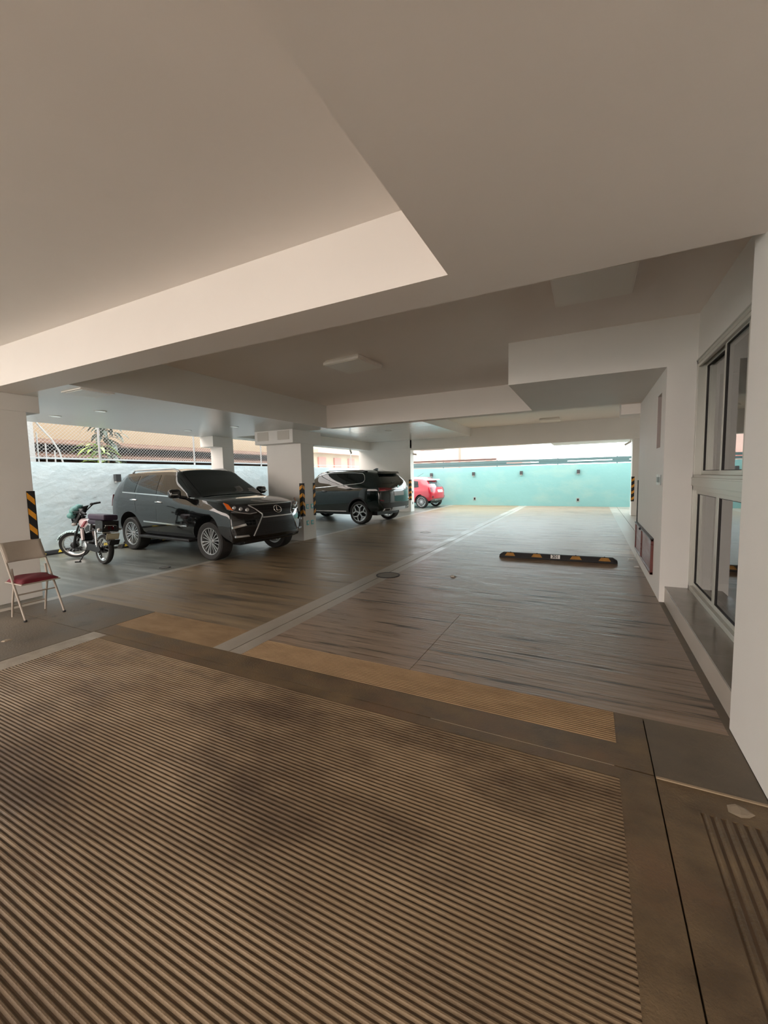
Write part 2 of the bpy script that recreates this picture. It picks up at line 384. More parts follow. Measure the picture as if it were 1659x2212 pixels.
struct('sky_blocker', MB().box(-10.2, 2.6, -6, 18.1, 3.9, 4.1).box(-5.5, 2.6, -6, 18.1, 4.1, 11.0), M_paint, 'unseen building mass added above the garage to block sky light', 'building')  # unseen mass, shaped to block sky light over the garage and end wall
# seams of the glossy boards are shallow battens proud of the boards by a hair
mb = MB()
for k in range(27):
    y = 9.35 + k*0.31; mb.box(-9.6, -4.66, y, y+0.008, 3.3185, 3.3205)
struct('ceiling_trim', mb, mat('board_seam', (0.30, 0.31, 0.31), 0.5), 'thin seams between the glossy ceiling boards', 'ceiling')

# ------------------------------------------------------------------ columns
def column(x0, x1, y0, y1, zt, head, label):
    mb = MB(); mb.box(x0, x1, y0, y1, 0, zt); mb.box(*head)
    return struct('column', mb, M_paint, label, 'column', bevel=0.006)
column(-7.95, -7.23, 2.30, 3.06, 2.68, (-7.95, -7.23, 2.20, 3.225, 2.68, ZL), 'near white column at the left edge of the picture')
column(-7.975, -6.81, 8.755, 9.31, 2.575, (-8.09, -6.81, 8.444, 9.677, 2.575, ZL), 'middle white column between the two black cars')
column(-10.15, -9.66, 8.755, 9.17, 2.62, (-10.19, -9.66, 8.43, 9.17, 2.62, ZL), 'white column behind the roof of the black car by the yard wall')
struct('column', B(-10.25, -7.5, 17.73, 18.13, 0, 2.95), M_paint, 'broad white pier behind the far black car', 'column', bevel=0.006)
struct('column', B(1.375, 2.2, 18.0, 18.5, 0, 2.86), M_paint, 'white pier at the far right with a striped guard', 'column', bevel=0.006)

# ------------------------------------------------------------------ walls
struct('wall_left', B(-11.75, -11.45, -10, 22.7, -0.3, 2.17), M_white_wall, 'rough white yard wall behind the parked cars', 'wall')
struct('wall_far', B(-11.75, 3.0, 22.4, 22.7, -0.3, 2.08), M_aqua, 'pale aqua end wall of the yard', 'wall')
# right wall: pier, panel wall with a slot niche
mb = MB(); X0, X1 = 0.80, 1.32
mb.box(X0, X1, 6.11, 6.45, 0, 2.905); mb.box(X0, X1, 6.82, 9.08, 0, 2.905)
mb.box(X0, X1, 6.45, 6.82, 0, 1.96); mb.box(X0, X1, 6.45, 6.82, 2.66, 2.905); mb.box(X0+0.12, X1, 6.45, 6.82, 1.96, 2.66)
struct('wall_right', mb, M_paint, 'white right wall with a slot niche and a red wooden hatch', 'wall', weld=0.0001)
struct('wall_right', B(0.82, 1.6, -6, 3.21, 0, ZC), M_paint, 'near white wall at the right edge of the picture', 'wall', bevel=0.008)
struct('wall_right', B(1.10, 1.32, 3.21, 6.11, 2.94, ZC), M_paint, 'wall over the sliding windows', 'wall')
struct('wall_right', B(2.5, 2.7, 9.08, 22.4, -0.3, 3.6), M_paint, 'white side wall beyond the hatch wall', 'wall')
mb = MB(); mb.box(0.857, 1.32, 3.21, 6.11, 0, 0.188, 0)
struct('trim_1', mb, M_tilefront, 'beige front of the tiled ledge below the windows', 'ledge')
mb = MB()
for k in range(4):
    y0 = 3.212 + k*0.725; mb.box(0.855, 1.10, y0, y0+0.721, 0.188, 0.205)
struct('trim_2', mb, M_tile, 'polished grey tiles on top of the window ledge', 'ledge')
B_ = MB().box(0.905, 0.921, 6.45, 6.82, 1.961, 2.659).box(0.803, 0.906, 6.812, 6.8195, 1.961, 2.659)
struct('trim_4', B_, mat('niche_shade_liner', (0.36, 0.31, 0.295), 0.6), 'dull mauve liner added to darken the narrow slot in the right wall', 'niche')  # added liner; the slot's shade is put into its darker colour
struct('trim_5', B(0.346, 0.83, 2.508, 2.522, -0.02, 0.006), mat('mortar_ridge', (0.34, 0.26, 0.17), 0.8), 'pale mortar ridge across the joint at the right wall', 'mortar')
struct('trim_6', B(-0.95, 0.15, 2.527, 2.5315, -0.02, -0.001), mat('joint_sealant', (0.55, 0.46, 0.35), 0.5), 'pale strip of sealant in the cross joint', 'sealant')
# dim room behind the windows
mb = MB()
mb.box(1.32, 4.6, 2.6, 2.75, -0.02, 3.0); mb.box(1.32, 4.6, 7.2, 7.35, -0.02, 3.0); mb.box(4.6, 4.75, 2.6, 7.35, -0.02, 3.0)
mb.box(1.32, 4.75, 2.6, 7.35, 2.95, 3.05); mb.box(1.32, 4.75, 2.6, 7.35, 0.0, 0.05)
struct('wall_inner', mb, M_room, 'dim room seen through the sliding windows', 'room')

# windows
def window(name, z0, z1, ys, label, sill):
    root = thing(name, label, 'window', (1.10, 0, 0)); root['kind'] = 'structure'
    fr = MB(); t = 0.05
    fr.box(-0.005, 0.13, 3.21, 6.11, z1-t, z1); fr.box(-0.005, 0.13, 3.21, 6.11, z0, z0+t)
    fr.box(-0.005, 0.13, 6.11-t, 6.11, z0, z1); fr.box(-0.005, 0.13, 3.21, 3.26, z0, z1)
    if sill:
        fr.box(-0.018, 0.13, 3.21, 6.11, z0, z0+0.02); fr.box(0.0, 0.03, 3.21, 6.11, z1-0.085, z1-t)
        fr.box(-0.016, 0.0, 3.21, 6.11, z1-0.012, z1)
    fr.build('window_frame', M_alu, root, bevel=0.003)
    for i in range(len(ys)-1):
        ya, yb = ys[i+1], ys[i]; dx = 0.03 if i % 2 else 0.07
        if not sill: dx = 0.03
        s_ = MB(); q = 0.045
        s_.box(dx, dx+0.035, ya, ya+q, z0+t, z1-t); s_.box(dx, dx+0.035, yb-q, yb, z0+t, z1-t)
        s_.box(dx, dx+0.035, ya+q, yb-q, z0+t, z0+t+q); s_.box(dx, dx+0.035, ya+q, yb-q, z1-t-q, z1-t)
        so = s_.build('sash', M_alu, root, bevel=0.002)
        g_ = MB(); zz0, zz1, yy0, yy1 = z0+t+q, z1-t-q, ya+q, yb-q; e = 0.012
        for a in ((dx+0.004, dx+0.031, yy0, yy0+e, zz0, zz1), (dx+0.004, dx+0.031, yy1-e, yy1, zz0, zz1), (dx+0.004, dx+0.031, yy0, yy1, zz0, zz0+0.006), (dx+0.004, dx+0.031, yy0, yy1, zz1-0.006, zz1)): g_.box(*a)
        g_.build('gasket', M_aludark, so)
        B(dx+0.014, dx+0.020, yy0+0.002, yy1-0.002, zz0+0.002, zz1-0.002).build('pane', M_glass, so)
    return root
window('window_1', 1.55, 2.94, [6.06, 5.12, 4.40, 3.26], 'upper aluminium sliding window in the right wall', True)
window('window_2', 0.205, 1.47, [6.06, 5.14, 4.24, 3.26], 'lower aluminium fixed window above the tiled ledge', False)
struct('trim_3', B(1.085, 1.23, 3.21, 6.11, 1.47, 1.55), M_alu, 'aluminium transom between the two windows', 'transom')

# ------------------------------------------------------------------ vehicles: lofted body tool
def pchip(xs, ys):
    n = len(xs); h = [xs[i+1]-xs[i] for i in range(n-1)]; d = [(ys[i+1]-ys[i])/h[i] for i in range(n-1)]
    mm = [0]*n; mm[0] = d[0]; mm[-1] = d[-1]
    for i in range(1, n-1):
        if d[i-1]*d[i] <= 0: mm[i] = 0
        else:
            w1, w2 = 2*h[i]+h[i-1], h[i]+2*h[i-1]; mm[i] = (w1+w2)/(w1/d[i-1]+w2/d[i])
    def f(x):
        if x <= xs[0]: return ys[0]
        if x >= xs[-1]: return ys[-1]
        i = 0
        while x > xs[i+1]: i += 1
        t = (x-xs[i])/h[i]
        return (ys[i]*(1+2*t)*(1-t)**2 + h[i]*mm[i]*t*(1-t)**2 + ys[i+1]*t*t*(3-2*t) + h[i]*mm[i+1]*t*t*(t-1))
    return f
def sstep(t): t = max(0, min(1, t)); return t*t*(3-2*t)
class Car:
    def __init__(s, keys, xr, xf, W, arches, bowF, bowR, leanF, leanR, LF=0.8, LR=0.7, r=0.07, bulge=0.02, pF=2.4, pR=3.0, topexp=2.6):
        xs = [k[0] for k in keys]
        s.fn = [pchip(xs, [k[i] for k in keys]) for i in range(1, 8)]
        s.xr, s.xf, s.W, s.arches, s.bowF, s.bowR, s.LF, s.LR, s.r, s.bulge, s.pF, s.pR, s.te = xr, xf, W, arches, bowF, bowR, LF, LR, r, bulge, pF, pR, topexp
        s.lF = pchip([p[0] for p in leanF], [p[1] for p in leanF]); s.lR = pchip([p[0] for p in leanR], [p[1] for p in leanR])
        s.tn = pchip([0, 0.12, 0.4, 0.75, 1], [0, 0.6, 1, 0.97, 0.80])
        s.side_shift = None
    def sec(s, x):
        w, zs, zb, wb, zre, wre, zt = [f(x) for f in s.fn]
        d = min(x-s.xr, s.xf-x)
        if d < s.r:
            e = s.r - math.sqrt(max(0, s.r**2-(s.r-max(d, 0))**2))
            w -= e; wb -= e; wre -= e; zt -= e; zre -= e; zb -= e; zs += e
        return w, zs, zb, wb, zre, wre, zt
    def Y(s, x, z, S=None):
        w, zs, zb, wb, zre, wre, zt = S or s.sec(x)
        if z <= zb:
            t = max(0, (z-zs)/(zb-zs)); k = s.tn(t)
            lo = w-0.07
            if t <= 0.4: return lo + (w-lo)*k
            return wb + (w-wb)*(k-0.80)/0.2
        t = min(1, (z-zb)/max(zre-zb, 1e-6))
        return wb + (wre-wb)*t + s.bulge*4*t*(1-t)*(1 if zre-zb > 0.15 else 0)
    def Z(s, x, y):
        w, zs, zb, wb, zre, wre, zt = s.sec(x)
        k = min(1, abs(y)/wre); return zre + (zt-zre)*(1-k**s.te)
    def warp(s, p):
        x, y, z = p; a = min(abs(y)/s.W, 1.05)
        tf = sstep((x-(s.xf-s.LF))/s.LF); tr = sstep(((s.xr+s.LR)-x)/s.LR)
        return Vector((x + tf*(-s.bowF*a**s.pF + s.lF(z)) + tr*(s.bowR*a**s.pR - s.lR(z)), y, z))
    def front(s, y, z, off=0.0): return Vector((s.xf - s.bowF*min(abs(y)/s.W, 1.05)**s.pF + s.lF(z) + off, y, z))
    def rear(s, y, z, off=0.0): return Vector((s.xr + s.bowR*min(abs(y)/s.W, 1.05)**s.pR - s.lR(z) - off, y, z))
    def side(s, sg):
        return lambda x, z, off=0.0: s.warp((x, sg*(s.Y(x, z)+off), z))
    def top(s): return lambda x, y, off=0.0: s.warp((x, y, s.Z(x, y)+off)) + Vector((off*0.6, 0, 0))
    def zarch(s, x):
        z = -1
        for (xc, r, zc) in s.arches:
            if abs(x-xc) < r: z = max(z, zc + math.sqrt(r*r-(x-xc)**2))
        return z
    def body(s, name, mats, parent):
        xs = set(); n = int((s.xf-s.xr)/0.06)
        for i in range(n+1): xs.add(round(s.xr + (s.xf-s.xr)*i/n, 4))
        for e in (0.004, 0.012, 0.022, 0.035, 0.05): xs.add(s.xr+e); xs.add(s.xf-e)
        for (xc, r, zc) in s.arches:
            for k in range(25): a = PI*k/24; xs.add(round(xc+r*math.cos(a), 4))
            xs.add(xc-r-0.001); xs.add(xc+r+0.001)
        xs = sorted(xs); mb = MB(); NL, NU, NT = 14, 7, 10; rings = []; secs = []
        for x in xs:
            S = s.sec(x); w, zs, zb, wb, zre, wre, zt = S; za = s.zarch(x)
            zz = [zs+(zb-zs)*(i/NL) for i in range(NL)] + [zb+(zre-zb)*(i/NU) for i in range(NU)]
            half = [(s.Y(x, max(z, za), S), max(z, za)) for z in zz]
            half += [(wre*(1-i/NT), zre+(zt-zre)*(1-(1-i/NT)**s.te)) for i in range(NT+1)]
            R_ = [mb.pt(s.warp((x, -y, z))) for y, z in half]
            L_ = [mb.pt(s.warp((x, y, z))) for y, z in half[:-1]]
            rings.append((R_, L_)); secs.append(half)
        nl = len(secs[0])
        for i in range(len(xs)-1):
            (R0, L0), (R1, L1) = rings[i], rings[i+1]
            ra = R0 + L0[::-1]; rb = R1 + L1[::-1]
            for j in range(len(ra)-1): mb.face((ra[j], rb[j], rb[j+1], ra[j+1]))
            mb.face((ra[-1], rb[-1], rb[0], ra[0]), 1)
        for e, i in ((0, 0), (1, len(xs)-1)):
            x = xs[i]; half = secs[i]; R_, L_ = rings[i]; rows = []
            for j in range(NL+NU):
                y, z = half[j]; row = [R_[j]]
                for k in range(1, 2*NT): row.append(mb.pt(s.warp((x, -y*(1-k/NT), z))))
                row.append(L_[j]); rows.append(row)
            j0 = NL+NU; rows.append(R_[j0:] + L_[j0:][::-1])
            for a, b_ in zip(rows[:-1], rows[1:]):
                for k in range(2*NT): mb.face((a[k], a[k+1], b_[k+1], b_[k]))
        return mb.build(name, mats, parent, smooth=32, weld=0.0004)

def wheel(parent, x, y, r, wd, rr, style, sgn, tyre_m=None, rim_m=None, name='wheel'):
    """tyre with a rim; sgn is the outer side along y"""
    mb = MB(); h = wd/2
    prof = [(rr, -h*0.8), (rr+0.02, -h*0.92), (r-0.03, -h), (r-0.006, -h*0.86), (r, -h*0.5), (r, h*0.5), (r-0.006, h*0.86), (r-0.03, h), (rr+0.02, h*0.92), (rr, h*0.8)]
    mb.lathe(prof, (x, y, r), 'y', 40, closed=True)
    o = mb.build(name, tyre_m or M_tyre, parent, smooth=40)
    rm = MB(); f = sgn*h*0.72
    rm.lathe([(rr+0.004, sgn*h*0.86), (rr-0.012, sgn*h*0.84), (rr-0.022, sgn*h*0.6), (rr-0.035, -sgn*h*0.7), (rr, -sgn*h*0.7)], (x, y, r), 'y', 40, closed=True)
    def spoke(a, r0, r1, w0, w1, o0, o1, th=0.022):
        u = Vector((math.cos(a), 0, math.sin(a))); t = Vector((-math.sin(a), 0, math.cos(a))); n = Vector((0, sgn, 0)); c = Vector((x, y, r))
        P = []
        for (q, ww, oo) in ((r0, w0, o0), (r1, w1, o1)):
            for (k, dd) in ((-1, 0), (1, 0), (1, -th), (-1, -th)): P.append(rm.pt(c + u*q + t*k*ww + n*(oo+dd)))
        for k in range(4): rm.face((P[k], P[(k+1) % 4], P[4+(k+1) % 4], P[4+k]))
        rm.face(P[:4]); rm.face(P[4:])
    hb = abs(f)
    if style == 'twin':
        for k in range(6):
            a = 2*PI*k/6 + 0.26
            for dl in (-0.17, 0.17): spoke(a+dl*0.85, 0.045, rr-0.012, 0.010, 0.0155, hb*0.93, hb, 0.03)
            spoke(a+0.52, 0.05, rr-0.012, 0.008, 0.009, hb*0.86, hb*0.92, 0.03)
    elif style == 'star':
        for k in range(5):
            a = 2*PI*k/5 + PI/2
            spoke(a, 0.03, rr*0.58, 0.02, 0.026, hb*0.95, hb, 0.03)
            c = Vector((x, y, r))
            for dl in (-1, 1):
                p0 = Vector((math.cos(a)*rr*0.55, 0, math.sin(a)*rr*0.55)); a1 = a+dl*0.42
                p1 = Vector((math.cos(a1)*(rr-0.012), 0, math.sin(a1)*(rr-0.012)))
                d = (p1-p0).normalized(); t = Vector((-d.z, 0, d.x))
                rm.obox(c + (p0+p1)/2 + Vector((0, sgn*(hb-0.012), 0)), (p1-p0)/2*1.04, Vector((0, 0.012, 0)), t*0.017)
    else:
        for k in range(14):
            spoke(2*PI*k/14, 0.04, rr-0.012, 0.009, 0.008, hb*0.9, hb, 0.02)
    rm.lathe([(0.001, sgn*(hb+0.008)), (0.04, sgn*(hb+0.006)), (0.055, sgn*(hb-0.03)), (0.055, sgn*(hb-0.06))], (x, y, r), 'y', 20)
    rm.build('rim', rim_m or M_satin, o, smooth=35)
    dk = MB(); dk.lathe([(0.001, sgn*h*0.15), (rr*0.72, sgn*h*0.15), (rr*0.72, sgn*h*0.05)], (x, y, r), 'y', 28)
    dk.build('brake_disc', M_darkmetal, o, smooth=35)
    return o
def text_mesh(name, txt, size, mat_, parent, loc, rot, ext=0.002, bold=0.0):
    cu = bpy.data.curves.new(name, 'FONT'); cu.body = txt; cu.size = size; cu.extrude = ext; cu.align_x = 'CENTER'; cu.align_y = 'CENTER'; cu.offset = bold
    tmp = bpy.data.objects.new('tmp', cu); C.objects.link(tmp)
    dg = bpy.context.evaluated_depsgraph_get(); me = bpy.data.meshes.new_from_object(tmp.evaluated_get(dg))
    bpy.data.objects.remove(tmp); me.name = name
    me.materials.clear(); me.materials.append(mat_)
    o = bpy.data.objects.new(name, me); C.objects.link(o); o.location = loc; o.rotation_euler = rot
    if parent: o.parent = parent
    return o
# ------------------------------------------------------------------ black luxury off-roader (nose towards the aisle)
def side_patch(car, sg, A, Bp, name, m_, parent, th=0.005, nu=14, nv=5):
    return MB().ruled(A, Bp, car.side(sg), th, nu, nv).build(name, m_, parent, smooth=40)
def make_offroader():
    root = thing('car', 'black boxy off-road car with silver wheels parked nose out beside the motorcycle', 'car', (-8.44, 7.01, 0), math.radians(-5.3))
    root.scale = (1.10, 1.08, 1.04)
    def wsd(x0, a, x1, b_, x): t = (x-x0)/(x1-x0); return [a[i]+(b_[i]-a[i])*t for i in range(len(a))]
    H = (0.94, .42, 1.255, .885, 1.785, .685, 1.845); K = (0.94, .42, 1.215, .865, 1.235, .80, 1.285)
    keys = [(-2.36, .90, .46, 1.33, .85, 1.74, .66, 1.80), (-2.0, .93, .44, 1.33, .875, 1.775, .68, 1.845), (-1.4, .94, .43, 1.32, .885, 1.795, .69, 1.875),
            (-.4, .94, .42, 1.28, .885, 1.80, .69, 1.88), (.15, *H)]
    for x in (.37, .59, .81): keys.append((x, *wsd(.15, H, 1.02, K, x)))
    keys += [(1.02, *K), (1.25, .94, .42, 1.19, .855, 1.21, .79, 1.265), (1.9, .925, .41, 1.135, .84, 1.16, .76, 1.215), (2.2, .90, .38, 1.09, .81, 1.115, .72, 1.155), (2.31, .885, .36, 1.05, .79, 1.07, .70, 1.10)]
    car = Car(keys, -2.36, 2.31, .94, [(1.395, .485, .42), (-1.395, .485, .42)], .30, .14,
              [(.35, -.07), (.5, 0), (.72, 0.0), (.95, -.05), (1.05, -.11), (1.15, -.18)], [(.45, -.06), (.6, 0), (.9, 0), (1.3, -.06), (1.8, -.34)], LF=0.9)
    car.body('body', [M_blackpaint, M_plastic], root)
    MB().box(-1.9, 1.9, -.62, .62, .30, .85).box(-2.1, 2.0, -.5, .5, .42, .7).build('underbody', M_plastic, root)
    MB().ruled([(1.0, -.73), (1.04, -.3), (1.04, .3), (1.0, .73)], [(.2, -.61), (.21, -.3), (.21, .3), (.2, .61)], car.top(), .008, 20, 12).build('windshield', M_tint, root, smooth=40)
    MB().ruled([(-.70, 1.35), (.70, 1.35)], [(-.60, 1.69), (.60, 1.69)], car.rear, .006, 12, 6).build('rear_window', M_tint, root, smooth=40)
    for sg in (-1, 1):
        side_patch(car, sg, [(.84, 1.265), (-.25, 1.295)], [(.47, 1.54), (.30, 1.65), (.12, 1.715), (-.25, 1.735)], 'side_window', M_tint, root)
        side_patch(car, sg, [(-.37, 1.30), (-1.13, 1.335)], [(-.37, 1.735), (-1.11, 1.735)], 'side_window', M_tint, root)
        side_patch(car, sg, [(-1.22, 1.34), (-1.70, 1.36)], [(-1.19, 1.73), (-1.5, 1.725), (-1.84, 1.69)], 'side_window', M_tint, root)
        side_patch(car, sg, [(.92, 1.225), (.2, 1.255), (-.4, 1.285), (-1.74, 1.345)], [(.92, 1.247), (.2, 1.278), (-.4, 1.308), (-1.74, 1.370)], 'window_sill_trim', M_chrome, root, .008, 30, 1)
        side_patch(car, sg, [(.76, .650), (-.78, .690)], [(.76, .680), (-.78, .720)], 'door_moulding', M_chrome, root, .022, 20, 1)
        for x0, x1, z0, z1, top in ((.86, .86, .50, 1.21, 0), (-.31, -.31, .50, 1.72, 0), (-1.10, -1.17, .92, 1.32, 0)):
            side_patch(car, sg, [(x0-.004, z0), (x1-.004, z1)], [(x0+.004, z0), (x1+.004, z1)], 'door_gap', M_gloss, root, .0015, 10, 1)
        for hx, hz in ((-.22, 1.145), (-1.20, 1.185)):
            y = sg*(car.Y(hx, hz)+.028)
            hm = MB().tube([(hx+.11, y-sg*.03, hz-.005), (hx+.08, y, hz), (hx-.08, y, hz), (hx-.11, y-sg*.03, hz-.005)], [.012, .017, .017, .012], 8)
            hm.build('door_handle', M_chrome, root, smooth=50)
        MB().box(-.95, .84, min(sg*.78, sg*.985), max(sg*.78, sg*.985), .335, .395).build('running_board', M_satin if False else M_plastic, root, bevel=.015)
        rail = MB(); pts = [(-1.72, sg*.62, car.Z(-1.72, .62)+.0)] + [(x, sg*.625, car.Z(x, .625)+.05) for x in (-1.6, -1.2, -.7, -.3, -.05)] + [(.10, sg*.61, car.Z(.10, .61))]
        rail.tube(pts, .018, 8).build('roof_rail', M_satin, root, smooth=50)
        mi = MB(); mi.box(.56, .70, min(sg*.97, sg*1.20), max(sg*.97, sg*1.20), 1.245, 1.425); mo = mi.build('mirror', M_gloss, root, smooth=60, bevel=.05)
        MB().tube([(.66, sg*.86, 1.235), (.64, sg*1.0, 1.27)], .035, 8).build('mirror_arm', M_gloss, mo, smooth=60)
        MB().box(.695, .712, min(sg*1.06, sg*1.205), max(sg*1.06, sg*1.205), 1.31, 1.33).build('turn_lamp', M_chrome, mo, bevel=.006)
        F = lambda y, z, off=0.0, sg=sg: car.front(sg*y, z, off)
        hl = MB().ruled([(.47, .945), (.60, .925), (.76, .96), (.905, 1.03)], [(.56, 1.085), (.70, 1.10), (.82, 1.125), (.915, 1.165)], F, .012, 18, 6).build('headlight', M_lamphouse, root, smooth=40)
        for (yy, zz, r_) in ((.61, 1.005, .045), (.705, 1.025, .045), (.795, 1.055, .042)):
            p = car.front(sg*yy, zz, .006); MB().sphere(p, (.024, r_, r_), 14, 8).build('lamp_lens', M_lens, hl, smooth=60)
        MB().ruled([(.47, .943), (.60, .923), (.76, .958), (.88, 1.015)], [(.47, .957), (.60, .939), (.76, .974), (.88, 1.031)], F, .02, 14, 1).build('lamp_trim', M_satin, hl, smooth=40)
        MB().ruled([(.835, 1.005), (.905, 1.04)], [(.86, 1.125), (.915, 1.165)], F, .017, 6, 3).build('reflector', M_orangelens, hl, smooth=40)
        fo = MB().ruled([(.68, .715), (.895, .665)], [(.70, .755), (.895, .705)], F, .02, 8, 2).build('fog_lamp', M_chrome, root, smooth=40)
        MB().ruled([(.68, .755), (.89, .705)], [(.72, .86), (.89, .85)], F, .006, 8, 3).build('fog_bezel', M_gloss, fo, smooth=40)
        MB().ruled([(.64, .50), (.86, .49)], [(.66, .53), (.86, .525)], F, .022, 8, 1).build('bumper_trim', M_satin, fo, smooth=40)
        for ax in (1.395, -1.395): wheel(root, ax, sg*.795, .385, .265, .268, 'twin', sg)
        R_ = lambda y, z, off=0.0, sg=sg: car.rear(sg*y, z, off)
        MB().ruled([(.66, 1.02), (.885, 1.02)], [(.66, 1.30), (.865, 1.30)], R_, .012, 8, 5).build('tail_lamp', M_redlens, root, smooth=40)
    gl = [(-.56, 1.095), (-.47, 1.02), (-.37, .92), (-.375, .88), (-.50, .65), (-.57, .50)]; gr = [(-y, z) for y, z in gl]
    g = MB().ruled(gl, gr, car.front, .010, 24, 16).build('grille', M_plastic, root, smooth=40)
    for sgn, P in ((-1, gl), (1, gr)):
        MB().tube([car.front(y, z, .014) for y, z in P], .012, 8).build('grille_frame', M_satin, g, smooth=50)
    MB().tube([car.front(-.56+1.12*k/12, 1.095, .014) for k in range(13)], .011, 8).build('grille_frame', M_satin, g, smooth=50)
    for z, hw, m_ in ((1.055, .49, M_darkmetal), (1.010, .44, M_darkmetal), (.965, .40, M_darkmetal), (.920, .36, M_darkmetal), (.85, .37, M_satin)):
        MB().ruled([(-hw, z-.011), (hw, z-.011)], [(-hw, z+.011), (hw, z+.011)], car.front, .026, 14, 1).build('grille_bar', m_, g, smooth=40)
    for k in range(7):
        z = .53+.036*k; hw = .53-.11*(k/7); MB().ruled([(-hw, z-.003), (hw, z-.003)], [(-hw, z+.003), (hw, z+.003)], car.front, .016, 12, 1).build('grille_mesh', M_darkmetal, g)
    em = MB()
    em.tube([car.front(.092*math.cos(2*PI*k/28), .985+.070*math.sin(2*PI*k/28), .036) for k in range(28)], .0085, 8, closed=True)
    em.tube([car.front(.000, 1.040, .036), car.front(-.032, .966, .036), car.front(-.028, .958, .036), car.front(.066, .958, .036)], .010, 8)
    em.build('emblem', M_chrome, g, smooth=60)
    MB().ruled([(-.70, .375), (.70, .375)], [(-.70, .40), (.70, .40)], car.front, .02, 14, 1).build('skid_trim', M_gloss, root, smooth=40)
    MB().sphere((-1.75, 0, car.Z(-1.75, 0)+.02), (.09, .02, .035), 10, 6).build('antenna', M_gloss, root, smooth=60)
    return root
make_offroader()

